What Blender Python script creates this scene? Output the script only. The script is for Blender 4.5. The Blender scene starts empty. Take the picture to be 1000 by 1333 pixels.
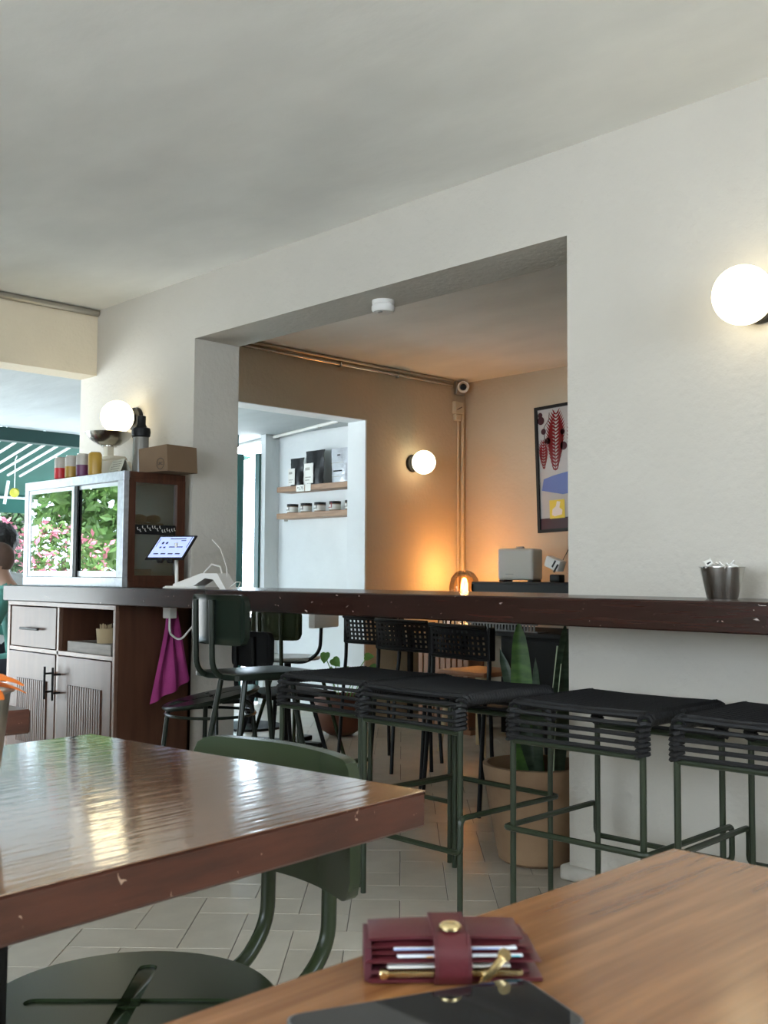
import bpy, bmesh, math, random
from mathutils import Vector, Matrix, Euler
PI = math.pi
random.seed(7)
S = bpy.context.scene
C = S.collection

# ------------------------------------------------------------------ camera, world, lights, exposure
cam_d = bpy.data.cameras.new('camera')
cam = bpy.data.objects.new('camera', cam_d); C.objects.link(cam)
R_ = Vector((0.69521475, 0.71877637, 0.00608101)); U_ = Vector((0.03945499, -0.04660608, 0.99813385)); F_ = Vector((-0.71771844, 0.69367745, 0.06076055))
m = Matrix((R_, U_, -F_)).transposed().to_4x4(); m.translation = Vector((0, 0, 1.0))
cam.matrix_world = m
cam_d.sensor_fit = 'VERTICAL'; cam_d.sensor_height = 36; cam_d.lens = 37.32
cam_d.clip_start = .02
cam_d.dof.use_dof = True; cam_d.dof.focus_distance = 3.6; cam_d.dof.aperture_fstop = 16
S.camera = cam

W = bpy.data.worlds.new('sky'); S.world = W; W.use_nodes = True
bg = W.node_tree.nodes['Background']; bg.inputs[0].default_value = (.72, .86, 1.0, 1); bg.inputs[1].default_value = 14.0

def area(name, loc, size, power, color, direction):
    d = bpy.data.lights.new(name, 'AREA'); d.shape = 'RECTANGLE'; d.size, d.size_y = size
    d.energy = power; d.color = color
    o = bpy.data.objects.new(name, d); C.objects.link(o); o.location = loc
    o.rotation_euler = Vector(direction).to_track_quat('-Z', 'Y').to_euler()
    return o
sd = bpy.data.lights.new('sun', 'SUN'); sd.energy = 22; sd.angle = .02; sd.color = (1, .95, .86)
so = bpy.data.objects.new('sun', sd); C.objects.link(so); so.rotation_euler = Vector((-.62, .35, -1)).to_track_quat('-Z', 'Y').to_euler()
# fill lamp added at the rear opening, aimed upward; daylight through the right window
area('daylight_window_back', (-1.2, -2.55, 1.3), (3.0, 1.5), 38, (1.0, .97, .92), (0, 1, 1.1))
area('daylight_window_right', (2.45, .9, 1.75), (1.6, 1.1), 14, (1.0, .96, .9), (-1, .1, .15))
S.view_settings.view_transform = 'Standard'; S.view_settings.look = 'None'
S.view_settings.gamma = 1; S.view_settings.use_curve_mapping = False
S.view_settings.exposure = -0.12

# ------------------------------------------------------------------ materials
def mat(name, col, rough=.5, metal=0, var=0, vs=6, bump=0, bs=60, bd=.004, col2=None, stretch=(1, 1, 1), coat=0, spec=None, rnd=0):
    m = bpy.data.materials.new(name); m.use_nodes = True; nt = m.node_tree; N = nt.nodes; L = nt.links
    p = N['Principled BSDF']
    p.inputs['Base Color'].default_value = (*col, 1); p.inputs['Roughness'].default_value = rough; p.inputs['Metallic'].default_value = metal
    if coat: p.inputs['Coat Weight'].default_value = coat; p.inputs['Coat IOR'].default_value = 1.5 if coat < 1 else 1.9; p.inputs['Coat Roughness'].default_value = .06
    if spec is not None: p.inputs['Specular IOR Level'].default_value = spec
    tc = N.new('ShaderNodeTexCoord'); mp = N.new('ShaderNodeMapping'); mp.inputs['Scale'].default_value = stretch
    L.new(tc.outputs['Object'], mp.inputs[0])
    last = None
    if var or col2:
        n = N.new('ShaderNodeTexNoise'); n.inputs['Scale'].default_value = vs; n.inputs['Detail'].default_value = 6; L.new(mp.outputs[0], n.inputs[0])
        cr = N.new('ShaderNodeValToRGB'); cr.color_ramp.elements[0].position = .32; cr.color_ramp.elements[1].position = .68
        c2 = col2 if col2 else tuple(c * (1 - var) for c in col)
        cr.color_ramp.elements[0].color = (*c2, 1); cr.color_ramp.elements[1].color = (*col, 1)
        L.new(n.outputs[0], cr.inputs[0]); last = cr.outputs[0]
    if rnd:
        oi = N.new('ShaderNodeObjectInfo'); mr = N.new('ShaderNodeMapRange'); mr.inputs[3].default_value = 1 - rnd; mr.inputs[4].default_value = 1 + rnd
        L.new(oi.outputs['Random'], mr.inputs[0])
        mx = N.new('ShaderNodeMixRGB'); mx.blend_type = 'MULTIPLY'; mx.inputs[0].default_value = 1
        if last: L.new(last, mx.inputs[1])
        else: mx.inputs[1].default_value = (*col, 1)
        L.new(mr.outputs[0], mx.inputs[2]); last = mx.outputs[0]
    if last: L.new(last, p.inputs['Base Color'])
    if bump:
        n = N.new('ShaderNodeTexNoise'); n.inputs['Scale'].default_value = bs; n.inputs['Detail'].default_value = 4; L.new(mp.outputs[0], n.inputs[0])
        b = N.new('ShaderNodeBump'); b.inputs['Strength'].default_value = bump; b.inputs['Distance'].default_value = bd
        L.new(n.outputs[0], b.inputs['Height']); L.new(b.outputs[0], p.inputs['Normal'])
        if coat: L.new(b.outputs[0], p.inputs['Coat Normal'])
    return m
def emis(name, col, st):
    m = mat(name, col, .4); p = m.node_tree.nodes['Principled BSDF']
    p.inputs['Emission Color'].default_value = (*col, 1); p.inputs['Emission Strength'].default_value = st
    return m
def thin_glass(name, tint=(1, 1, 1), refl=1.45, rough=0.0, boost=0):
    m = bpy.data.materials.new(name); m.use_nodes = True; nt = m.node_tree; N = nt.nodes; L = nt.links
    N.remove(N['Principled BSDF']); out = N['Material Output']
    t = N.new('ShaderNodeBsdfTransparent'); t.inputs[0].default_value = (*tint, 1)
    g = N.new('ShaderNodeBsdfGlossy'); g.inputs['Roughness'].default_value = rough; g.inputs[0].default_value = (.97, .98, 1, 1)
    f = N.new('ShaderNodeFresnel'); f.inputs[0].default_value = refl
    fac = f.outputs[0]
    if boost:
        a = N.new('ShaderNodeMath'); a.operation = 'ADD'; a.use_clamp = True; a.inputs[1].default_value = boost; L.new(fac, a.inputs[0]); fac = a.outputs[0]
    x = N.new('ShaderNodeMixShader'); L.new(fac, x.inputs[0]); L.new(t.outputs[0], x.inputs[1]); L.new(g.outputs[0], x.inputs[2]); L.new(x.outputs[0], out.inputs[0])
    return m
def scratched(m, sc=26, amount=.735, chip=(.45, .4, .36), stretch=(1, 1, 1)):
    """adds small pale chips and scratches (wear) on top of a wood material"""
    nt = m.node_tree; N = nt.nodes; L = nt.links; p = N['Principled BSDF']
    tc = N.new('ShaderNodeTexCoord'); mp = N.new('ShaderNodeMapping'); mp.inputs['Scale'].default_value = stretch; L.new(tc.outputs['Object'], mp.inputs[0])
    n = N.new('ShaderNodeTexNoise'); n.inputs['Scale'].default_value = sc; n.inputs['Detail'].default_value = 3; n.inputs['Distortion'].default_value = 1.2; L.new(mp.outputs[0], n.inputs[0])
    cr = N.new('ShaderNodeValToRGB'); cr.color_ramp.elements[0].position = amount; cr.color_ramp.elements[1].position = amount + .03; L.new(n.outputs[0], cr.inputs[0])
    mx = N.new('ShaderNodeMixRGB'); L.new(cr.outputs[0], mx.inputs[0])
    src = p.inputs['Base Color'].links
    if src: L.new(src[0].from_socket, mx.inputs[1])
    else: mx.inputs[1].default_value = p.inputs['Base Color'].default_value
    mx.inputs[2].default_value = (*chip, 1); L.new(mx.outputs[0], p.inputs['Base Color'])
    return m

M = {}
M['plaster'] = mat('wall_plaster', (.60, .56, .49), .85, var=.07, vs=2.2, bump=.55, bs=38, bd=.006)
M['plaster_cream'] = mat('cream_plaster', (.72, .63, .48), .85, var=.08, vs=2.4, bump=.5, bs=38, bd=.006)
M['inner_plaster'] = mat('inner_room_plaster', (.58, .49, .36), .85, var=.08, vs=2, bump=.5, bs=36, bd=.006)
M['ceiling'] = mat('ceiling_plaster', (.88, .865, .81), .85, var=.12, vs=1.6, bump=.22, bs=7, bd=.012, stretch=(1, 1.8, 1))
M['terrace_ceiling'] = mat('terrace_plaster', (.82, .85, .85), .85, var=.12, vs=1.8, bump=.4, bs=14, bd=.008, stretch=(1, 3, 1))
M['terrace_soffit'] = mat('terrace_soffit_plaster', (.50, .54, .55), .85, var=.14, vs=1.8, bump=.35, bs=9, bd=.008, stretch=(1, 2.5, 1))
M['tile'] = mat('stone_tile', (.50, .455, .375), .38, var=.14, vs=9, bump=.15, bs=50, bd=.002, rnd=.08)
M['grout'] = mat('grout', (.17, .155, .135), .9, var=.2, vs=20)
M['counter'] = scratched(mat('dark_varnished_wood', (.034, .012, .008), .24, var=.5, vs=9, stretch=(.5, 6, 10), bump=.12, bs=22, bd=.002), 30, .70, stretch=(1, 1, 1.6))
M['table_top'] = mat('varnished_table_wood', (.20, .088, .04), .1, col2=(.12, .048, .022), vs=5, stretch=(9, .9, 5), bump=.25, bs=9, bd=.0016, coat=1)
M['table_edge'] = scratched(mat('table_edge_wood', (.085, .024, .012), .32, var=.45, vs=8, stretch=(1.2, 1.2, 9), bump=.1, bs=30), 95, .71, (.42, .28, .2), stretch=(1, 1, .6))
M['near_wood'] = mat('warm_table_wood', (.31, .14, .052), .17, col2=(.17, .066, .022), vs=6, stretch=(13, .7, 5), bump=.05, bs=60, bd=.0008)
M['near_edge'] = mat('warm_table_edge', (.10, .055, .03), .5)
M['cab_wood'] = mat('cabinet_wood', (.10, .045, .027), .3, col2=(.07, .03, .018), vs=4, stretch=(6, 6, .8), spec=.4)
M['cab_frame'] = mat('cabinet_frame_wood', (.18, .10, .07), .22, var=.3, vs=8)
M['case_wood'] = mat('display_case_wood', (.085, .032, .018), .35, var=.4, vs=7, stretch=(8, 8, 1))
M['alu'] = mat('anodised_aluminium', (.60, .63, .68), .42, .7, var=.22, vs=40, bump=.08, bs=120)
M['alu_bright'] = mat('white_aluminium', (.80, .84, .88), .35, .25)
M['steel'] = mat('brushed_steel', (.56, .54, .50), .22, 1, bump=.12, bs=20, bd=.001, stretch=(1, 1, .1))
M['galv'] = mat('galvanised_tube', (.42, .40, .36), .32, .9)
M['green_metal'] = mat('dark_green_enamel', (.026, .038, .017), .27, spec=.35)
M['black_green'] = mat('blackish_green_enamel', (.010, .015, .010), .28, spec=.35)
M['stool_metal'] = mat('olive_green_tube', (.024, .034, .018), .33, spec=.4)
M['rope'] = mat('black_rope', (.007, .007, .008), .6, spec=.45, bump=.9, bs=210, bd=.002, stretch=(1, 1, 1))
M['black'] = mat('black_plastic', (.007, .007, .008), .45, spec=.25)
M['black_soft'] = mat('matt_black', (.010, .010, .010), .7, spec=.25)
M['dark_grey'] = mat('dark_grey_metal', (.07, .07, .07), .5)
M['white'] = mat('white_plastic', (.78, .76, .72), .35)
M['cream'] = mat('cream_plastic', (.72, .66, .52), .4)
M['terracotta_pale'] = mat('pale_terracotta', (.34, .215, .12), .8, col2=(.20, .115, .06), vs=5, bump=.4, bs=30, bd=.004)
M['terracotta'] = mat('brown_terracotta', (.17, .062, .035), .55, var=.3, vs=6, bump=.2)
M['soil'] = mat('potting_soil', (.035, .024, .016), .95, bump=1, bs=60, bd=.01)
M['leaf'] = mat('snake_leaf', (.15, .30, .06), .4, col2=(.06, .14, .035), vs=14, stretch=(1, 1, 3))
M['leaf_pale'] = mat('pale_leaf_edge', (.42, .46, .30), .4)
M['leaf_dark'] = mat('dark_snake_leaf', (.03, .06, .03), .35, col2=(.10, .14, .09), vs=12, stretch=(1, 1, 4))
M['leaf_light'] = mat('soft_green_leaf', (.12, .30, .05), .45, var=.3, vs=8)
M['towel'] = mat('magenta_cloth', (.33, .035, .17), .9, var=.25, vs=9, bump=.5, bs=160, bd=.003)
M['card'] = mat('brown_cardboard', (.20, .125, .07), .8, var=.12, vs=8)
M['ink'] = mat('black_ink', (.01, .01, .01), .6)
M['paper'] = mat('white_paper', (.80, .79, .74), .7)
M['paper_yellow'] = mat('yellow_note_paper', (.80, .66, .10), .7)
M['bag_black'] = mat('black_foil_bag', (.012, .012, .014), .3, bump=.6, bs=18, bd=.01)
M['bag_silver'] = mat('white_foil_bag', (.62, .64, .68), .3, .35, bump=.8, bs=22, bd=.01)
M['shelf_wood'] = mat('oak_shelf', (.42, .26, .16), .5, col2=(.27, .16, .10), vs=6, stretch=(1, 8, 8))
M['jar_glass'] = mat('filled_jar', (.30, .20, .13), .15)
M['door_green'] = mat('green_door_paint', (.035, .13, .12), .3, coat=.2)
M['canopy'] = mat('green_awning_fabric', (.008, .085, .064), .8, var=.15, vs=3)
M['frame_green'] = mat('dark_green_steel', (.012, .055, .048), .4)
M['rib'] = mat('white_awning_arm', (.75, .78, .78), .35)
M['hedge1'] = mat('dark_hedge_leaf', (.03, .075, .022), .5, var=.5, vs=3)
M['hedge2'] = mat('bright_hedge_leaf', (.16, .30, .07), .5, var=.5, vs=3)
M['pink'] = mat('pink_flower', (.80, .28, .36), .6, var=.3, vs=5)
M['whitefl'] = mat('white_flower', (.85, .80, .78), .6)
M['bark'] = mat('shrub_bark', (.10, .07, .045), .9)
M['ground'] = mat('pale_paving', (.70, .69, .66), .8, var=.1, vs=3)
M['garden_wall'] = mat('white_garden_wall', (.72, .73, .72), .8, var=.08, vs=2)
M['skin'] = mat('skin', (.40, .23, .16), .5)
M['hair_dark'] = mat('black_hair', (.010, .008, .008), .6, bump=.8, bs=80, bd=.01)
M['hair_short'] = mat('cropped_brown_hair', (.11, .06, .042), .7, var=.2, vs=20)
M['shirt_green'] = mat('teal_green_cloth', (.06, .19, .155), .9, bump=.2, bs=40)
M['shirt_white'] = mat('white_cloth', (.65, .66, .66), .9, bump=.2, bs=40)
M['trousers'] = mat('black_trousers', (.012, .013, .018), .9)
M['burgundy'] = mat('burgundy_leather', (.095, .015, .020), .38, var=.15, vs=12, bump=.35, bs=420, bd=.0006)
M['burgundy_dark'] = mat('burgundy_lining', (.075, .012, .02), .6)
M['gold'] = mat('polished_gold', (.90, .72, .38), .25, 1)
M['card_white'] = mat('white_bank_card', (.80, .84, .90), .3)
M['card_blue'] = mat('blue_card_print', (.12, .22, .65), .3)
M['card_orange'] = mat('orange_card_print', (.80, .42, .15), .3)
M['card_teal'] = mat('teal_card_print', (.05, .45, .55), .3)
M['phone_glass'] = mat('black_phone_glass', (.010, .011, .013), .03)
M['phone_case'] = mat('grey_phone_rim', (.10, .10, .10), .35)
M['orange'] = mat('orange_petal', (.85, .20, .02), .5, var=.2, vs=20)
M['globe'] = emis('opal_globe_lit', (1.0, .86, .56), 4.5)
M['filament'] = emis('amber_lamp_core', (1.0, .55, .20), 9)
M['screen'] = emis('tablet_screen_lit', (.5, .6, .95), .75)
M['screen_ink'] = mat('screen_text', (.03, .04, .10), .4)
M['glass'] = thin_glass('clear_glass')
M['case_glass'] = thin_glass('reflective_sliding_glass', (.85, .92, .92), 1.7, 0, .22)
M['door_glass'] = thin_glass('door_pane_glass', (.85, .97, .95), 1.5, 0, .05)
M['amber_glass'] = thin_glass('amber_dome_glass', (1.0, .82, .58), 1.45, 0, .02)
M['grey_glass'] = thin_glass('smoky_tube_glass', (.50, .49, .46), 1.5, 0, .08)
M['pastry'] = mat('baked_crust', (.22, .085, .028), .4, col2=(.42, .19, .06), vs=12)
M['red'] = mat('red_label', (.55, .02, .03), .35)
M['ochre'] = mat('ochre_label', (.48, .29, .045), .35)
M['purple'] = mat('purple_label', (.13, .03, .10), .35)
M['can_grey'] = mat('pale_can_label', (.50, .47, .43), .35)
M['purifier'] = mat('grey_white_casing', (.60, .56, .49), .5)
M['straw'] = mat('pale_straw', (.50, .38, .22), .7)
M['wicker'] = mat('wood_slat', (.30, .13, .06), .5, var=.2, vs=8)
M['redcloth'] = mat('red_cloth', (.30, .02, .03), .8)
M['blue_plastic'] = mat('blue_plastic', (.03, .12, .5), .4)

def art_material():
    m = mat('botanical_print', (.50, .50, .50), .08, coat=.5)
    return m
M['art_bg'] = art_material(); M['art_red'] = mat('dark_red_print_ink', (.20, .018, .022), .15); M['art_blue'] = mat('blue_print_ink', (.14, .20, .50), .15); M['art_dark'] = mat('dark_plum_print_ink', (.07, .03, .04), .15)

# ------------------------------------------------------------------ builder
class B:
    def __init__(s): s.b = bmesh.new()
    def _t(s, vs, mtx):
        if mtx is not None:
            for v in vs: v.co = mtx @ v.co
    def box(s, x0, y0, z0, x1, y1, z1, bev=0, mtx=None, seg=1):
        g = bmesh.ops.create_cube(s.b, size=1); vs = g['verts']
        for v in vs: v.co = Vector(((x0 + x1) / 2 + v.co.x * (x1 - x0), (y0 + y1) / 2 + v.co.y * (y1 - y0), (z0 + z1) / 2 + v.co.z * (z1 - z0)))
        s._t(vs, mtx)
        if bev:
            es = list({e for v in vs for e in v.link_edges})
            bmesh.ops.bevel(s.b, geom=es, offset=bev, segments=seg, affect='EDGES', profile=.6)
        return s
    def tube(s, pts, r, n=8, closed=False, cap=True):
        pts = [Vector(p) for p in pts]; k = len(pts)
        rs = r if isinstance(r, (list, tuple)) else [r] * k
        rings = []; prev = None
        for i, p in enumerate(pts):
            a = pts[i - 1] if (i > 0 or closed) else p; c = pts[(i + 1) % k] if (i < k - 1 or closed) else p
            t = (c - a)
            t = t.normalized() if t.length > 1e-9 else Vector((0, 0, 1))
            if prev is None:
                up = Vector((0, 0, 1)) if abs(t.z) < .9 else Vector((1, 0, 0)); nx = t.cross(up).normalized()
            else:
                nx = (prev - t * prev.dot(t)); nx = nx.normalized() if nx.length > 1e-6 else t.orthogonal().normalized()
            prev = nx; ny = t.cross(nx)
            rings.append([s.b.verts.new(p + (nx * math.cos(2 * PI * j / n) + ny * math.sin(2 * PI * j / n)) * rs[i]) for j in range(n)])
        rng = range(k) if closed else range(k - 1)
        for i in rng:
            A = rings[i]; D = rings[(i + 1) % k]
            for j in range(n): s.b.faces.new((A[j], A[(j + 1) % n], D[(j + 1) % n], D[j]))
        if cap and not closed: s.b.faces.new(rings[0][::-1]); s.b.faces.new(rings[-1])
        return s
    def lathe(s, prof, n=24, c=(0, 0, 0), sx=1, sy=1, mtx=None, cap=True):
        c = Vector(c); rings = []
        for (r, z) in prof:
            rings.append([s.b.verts.new(c + Vector((max(r, 1e-4) * sx * math.cos(2 * PI * j / n), max(r, 1e-4) * sy * math.sin(2 * PI * j / n), z))) for j in range(n)])
        for i in range(len(rings) - 1):
            for j in range(n): s.b.faces.new((rings[i][j], rings[i][(j + 1) % n], rings[i + 1][(j + 1) % n], rings[i + 1][j]))
        if cap: s.b.faces.new(rings[0][::-1]); s.b.faces.new(rings[-1])
        s._t([v for r in rings for v in r], mtx)
        return s
    def sphere(s, c, r, n=16, sc=(1, 1, 1), mtx=None):
        g = bmesh.ops.create_uvsphere(s.b, u_segments=n, v_segments=max(6, n // 2), radius=1)
        for v in g['verts']: v.co = Vector(c) + Vector((v.co.x * r * sc[0], v.co.y * r * sc[1], v.co.z * r * sc[2]))
        s._t(g['verts'], mtx); return s
    def poly(s, pts, h=None, mtx=None):
        """closed outline; h = extrusion vector"""
        a = [s.b.verts.new(Vector(p)) for p in pts]; allv = list(a)
        if h is None: s.b.faces.new(a)
        else:
            d = [s.b.verts.new(Vector(p) + Vector(h)) for p in pts]; allv += d; n = len(a)
            s.b.faces.new(a[::-1]); s.b.faces.new(d)
            for i in range(n): s.b.faces.new((a[i], a[(i + 1) % n], d[(i + 1) % n], d[i]))
        s._t(allv, mtx); return s
    def grid(s, f, nu, nv, thick=0):
        V = [[s.b.verts.new(Vector(f(i / nu, j / nv))) for j in range(nv + 1)] for i in range(nu + 1)]
        fs = [s.b.faces.new((V[i][j], V[i + 1][j], V[i + 1][j + 1], V[i][j + 1])) for i in range(nu) for j in range(nv)]
        if thick:
            s.b.normal_update()
            bmesh.ops.solidify(s.b, geom=fs, thickness=thick)
        return s
    def obj(s, name, m, parent=None, smooth=True, loc=None, rot=None, ang=38):
        bmesh.ops.recalc_face_normals(s.b, faces=s.b.faces[:])
        me = bpy.data.meshes.new(name); s.b.to_mesh(me); s.b.free()
        if smooth:
            me.shade_smooth(); me.set_sharp_from_angle(angle=math.radians(ang))
        o = bpy.data.objects.new(name, me); C.objects.link(o)
        if m is not None: me.materials.append(m if not isinstance(m, str) else M[m])
        if parent is not None: o.parent = parent
        if loc: o.location = loc
        if rot is not None: o.rotation_euler = (0, 0, rot)
        return o
def tag(o, label=None, cat=None, group=None, kind=None):
    if label: o['label'] = label
    if cat: o['category'] = cat
    if group: o['group'] = group
    if kind: o['kind'] = kind
    return o
def thing(name, label, cat, loc=(0, 0, 0), rot=0, group=None):
    o = bpy.data.objects.new(name, None); C.objects.link(o); o.location = loc; o.rotation_euler = (0, 0, rot); o.empty_display_size = .05
    return tag(o, label, cat, group)
def struct(o): o['kind'] = 'structure'; return o
def copy_tree(o, parent=None):
    c = o.copy(); C.objects.link(c); c.parent = parent
    for ch in [x for x in KIDS.get(o.name, [])]:
        copy_tree(ch, c)
    return c
KIDS = {}
def kids_of(root):
    KIDS.clear()
    for x in list(C.objects):
        if x.parent is not None: KIDS.setdefault(x.parent.name, []).append(x)
def dup(root, loc, rot, label, group=None):
    kids_of(root); c = copy_tree(root); c.location = loc; c.rotation_euler = (0, 0, rot); c['label'] = label
    if group: c['group'] = group
    return c
def arc(c, r, a0, a1, n, u=(1, 0, 0), v=(0, 0, 1)):
    c = Vector(c); u = Vector(u); v = Vector(v)
    return [c + (u * math.cos(a0 + (a1 - a0) * i / n) + v * math.sin(a0 + (a1 - a0) * i / n)) * r for i in range(n + 1)]
def fillet(pts, r, n=5, closed=False):
    pts = [Vector(p) for p in pts]; out = []; k = len(pts)
    for i, p in enumerate(pts):
        if not closed and i in (0, k - 1): out.append(p); continue
        a = (pts[i - 1] - p); b = (pts[(i + 1) % k] - p)
        q = min(r, a.length * .45, b.length * .45); A = p + a.normalized() * q; D = p + b.normalized() * q
        for j in range(n + 1):
            t = j / n; out.append(A * (1 - t) ** 2 + p * 2 * t * (1 - t) + D * t * t)
    return out
def text(name, s, size, m, parent, loc, rot, ext=.0004):
    cu = bpy.data.curves.new(name, 'FONT'); cu.body = s; cu.size = size; cu.extrude = ext; cu.align_x = 'CENTER'; cu.align_y = 'CENTER'
    t = bpy.data.objects.new(name, cu); C.objects.link(t)
    dg = bpy.context.evaluated_depsgraph_get(); me = bpy.data.meshes.new_from_object(t.evaluated_get(dg))
    C.objects.unlink(t); bpy.data.objects.remove(t); bpy.data.curves.remove(cu)
    me.materials.clear(); me.materials.append(M[m]); o = bpy.data.objects.new(name, me); C.objects.link(o); o.parent = parent; o.location = loc; o.rotation_euler = rot
    return o

# ------------------------------------------------------------------ the room shell
CZ = 2.485; WY = 2.94; WB = 3.21; OX0 = -4.40; OX1 = -2.145; HZ = 2.175
FX = -5.37; FXo = -5.55; BZ = 2.115
struct(B().box(FXo, WY, 0, OX0, WB, CZ).box(OX0, WY, HZ, OX1, WB, CZ).box(OX1, WY, 0, 2.6, WB, CZ).obj('wall_front', 'plaster', smooth=False))
struct(B().box(FXo, -2.6, BZ, FX, WY - .001, CZ).obj('wall_left', 'plaster_cream', smooth=False))
struct(B().box(FXo, -2.7, 0, FX, -1.9, BZ).obj('wall_left_pier', 'plaster', smooth=False))
struct(B().box(FXo, WB + .001, BZ - .025, FX, 5.02, CZ).box(FXo, 5.02, 0, FX, 6.05, CZ).obj('wall_inner_left', 'inner_plaster', smooth=False))
struct(B().box(FXo - .002, 5.005, .1, FX + .002, 5.0195, BZ - .026).box(FXo, WB + .002, BZ - .03, FX, 5.019, BZ - .0255).obj('trim_1', 'terrace_ceiling', smooth=False))
struct(B().box(-5.6, 6.05, 0, 1.2, 6.25, CZ).obj('wall_back', 'inner_plaster', smooth=False))
struct(B().box(-1.0, WB, 0, -.85, 6.05, CZ).obj('wall_inner_right', 'inner_plaster', smooth=False))
struct(B().box(-5.6, -2.75, CZ, 2.7, WY + .1, CZ + .12).box(-5.6, WY + .1, CZ, 1.2, 6.2, CZ + .12).obj('ceiling', 'ceiling', smooth=False))
# unseen dark green shutters added in the terrace opening to darken reflections and room
for k in range(5):
    y0 = -1.9 + k * .76
    d = struct(B().box(FXo + .05, y0 + .004, .01, FX - .06, y0 + .756, BZ, .004).obj('door_%d' % (k + 3), 'frame_green', smooth=False))
    B().box(FX - .0605, y0 + .09, .15, FX - .052, y0 + .67, .95, .002).box(FX - .0605, y0 + .09, 1.05, FX - .052, y0 + .67, 1.98, .002).obj('door_panel', 'frame_green', d, smooth=False)
# wall behind the camera and right wall, each with its window
struct(B().box(FX, -2.75, 0, -2.7, -2.6, CZ).box(.3, -2.75, 0, 2.6, -2.6, CZ).box(-2.7, -2.75, 0, .3, -2.6, 1.0).box(-2.7, -2.75, 2.2, .3, -2.6, CZ).obj('wall_rear', 'plaster', smooth=False))
struct(B().box(2.5, -2.6, 0, 2.62, .1, CZ).box(2.5, 1.7, 0, 2.62, WY, CZ).box(2.5, .1, 0, 2.62, 1.7, 1.2).box(2.5, .1, 2.3, 2.62, 1.7, CZ).obj('wall_right', 'plaster', smooth=False))
# plaster bump at the foot of the pier
struct(B().box(OX1 - .03, WY - .02, 0, OX1 + .25, WY + .1, .05, .014, seg=3).obj('trim_2', 'plaster'))
# terrace: ceiling, far side wall, its return
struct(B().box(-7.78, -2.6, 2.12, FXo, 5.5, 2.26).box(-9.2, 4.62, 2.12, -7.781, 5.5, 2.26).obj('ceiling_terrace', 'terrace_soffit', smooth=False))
struct(B().box(-6.66, 5.27, 0, FXo, 5.45, 2.12).box(-6.72, 5.13, 0, -6.66, 5.45, 2.12).obj('wall_terrace', 'terrace_ceiling', smooth=False))

# ------------------------------------------------------------------ floor: slab and herringbone tiles laid at 45 degrees
floor = struct(B().box(-7.8, -2.75, -.08, 2.7, 6.2, -.004).obj('floor', 'grout', smooth=False))
s = .1497; u0 = -.899; v0 = 2.910
tb = B().box(.0012, .0012, -.004, 2 * s - .0012, s - .0012, 0, .0009)
bmesh.ops.recalc_face_normals(tb.b, faces=tb.b.faces[:])
tme = bpy.data.meshes.new('tile'); tb.b.to_mesh(tme); tb.b.free(); tme.materials.append(M['tile'])
ax = Vector((1, 1, 0)).normalized(); ay = Vector((-1, 1, 0)).normalized()
fF = Vector((F_.x, F_.y, 0))
cells = []
for i in range(-60, 61):
    for j in range(-60, 61):
        k = (i + j) % 4
        if k not in (0, 2): continue
        w, h = (2, 1) if k == 0 else (1, 2)
        cu, cv = u0 + (i + w / 2) * s, v0 + (j + h / 2) * s
        p = ax * cu + ay * cv
        if not (-7.7 < p.x < 2.45 and -2.5 < p.y < 6.0): continue
        if WY - .1 < p.y < WB + .1 and (p.x > OX1 - .1 or FXo - .1 < p.x < OX0 + .1): ins = True
        else: ins = False
        d = p.dot(Vector((F_.x, F_.y, 0))); a = p.dot(Vector((R_.x, R_.y, 0)))
        vis = d > 1.2 and abs(a) < d * .40 + .25 and 1.0 / d < .52
        cells.append((0 if vis else 1, d if vis else p.length, i, j, k, ins))
cells.sort()
rest = B()
for n, (nv, d, i, j, k, ins) in enumerate(cells):
    org = ax * (u0 + i * s) + ay * (v0 + j * s)
    if k == 0: ang = PI / 4; loc = org
    else: ang = PI / 4 + PI / 2; loc = org + ax * s
    if n < 300 and nv == 0:
        t = bpy.data.objects.new('tile', tme); C.objects.link(t); t.parent = floor; t.location = loc; t.rotation_euler = (0, 0, ang)
    else:
        rest.box(.0012, .0012, -.004, 2 * s - .0012, s - .0012, 0, 0, Matrix.Translation(loc) @ Matrix.Rotation(ang, 4, 'Z'))
ro = rest.obj('tile_field', 'tile', floor, smooth=False); ro['kind'] = 'stuff'

# ------------------------------------------------------------------ long bar counter
ct = thing('bar_counter', 'long dark varnished wood bar counter with chipped edge along the main wall', 'counter', (-2, 2.49, 0))
B().box(-3.5, 0, .862, 3.2, .449, .943, .004).box(-2.39, .4491, .862, -.146, .72, .9428, .001).obj('worktop', 'counter', ct)
B().box(-1.62, 0 - .0006, .862, -1.618, .002, .943).obj('joint', 'ink', ct)

# ------------------------------------------------------------------ cabinet under the counter
cb = thing('cabinet', 'brown wooden cabinet with drawer, open niche and reeded doors under the counter', 'cabinet', (-5.50, 2.52, 0))
W0, W1 = 0, 1.12; dv = .567
B().box(0, .02, 0, .03, .415, .861).box(W1 - .025, .02, 0, W1, .415, .861).box(dv - .012, .02, .05, dv + .012, .40, .85).box(0, .40, 0, W1, .415, .861).box(.03, .02, 0, W1 - .02, .40, .05).box(.02, .03, .605, W1 - .01, .40, .622).obj('body', 'cab_wood', cb, smooth=False)
B().box(0, 0, .838, W1, .02, .861, .002).box(dv - .011, 0, .05, dv + .011, .02, .838, .002).box(W1 - .02, 0, 0, W1, .02, .838, .002).box(.03, 0, .603, W1 - .02, .02, .625, .002).box(0, 0, 0, .03, .02, .838, .002).box(.03, 0, 0, W1 - .02, .02, .05, .002).obj('face_frame', 'cab_frame', cb, smooth=False)
dr = B().box(.055, -.004, .628, dv - .014, .018, .834, .002).obj('drawer', 'cab_wood', cb, smooth=False)
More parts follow.
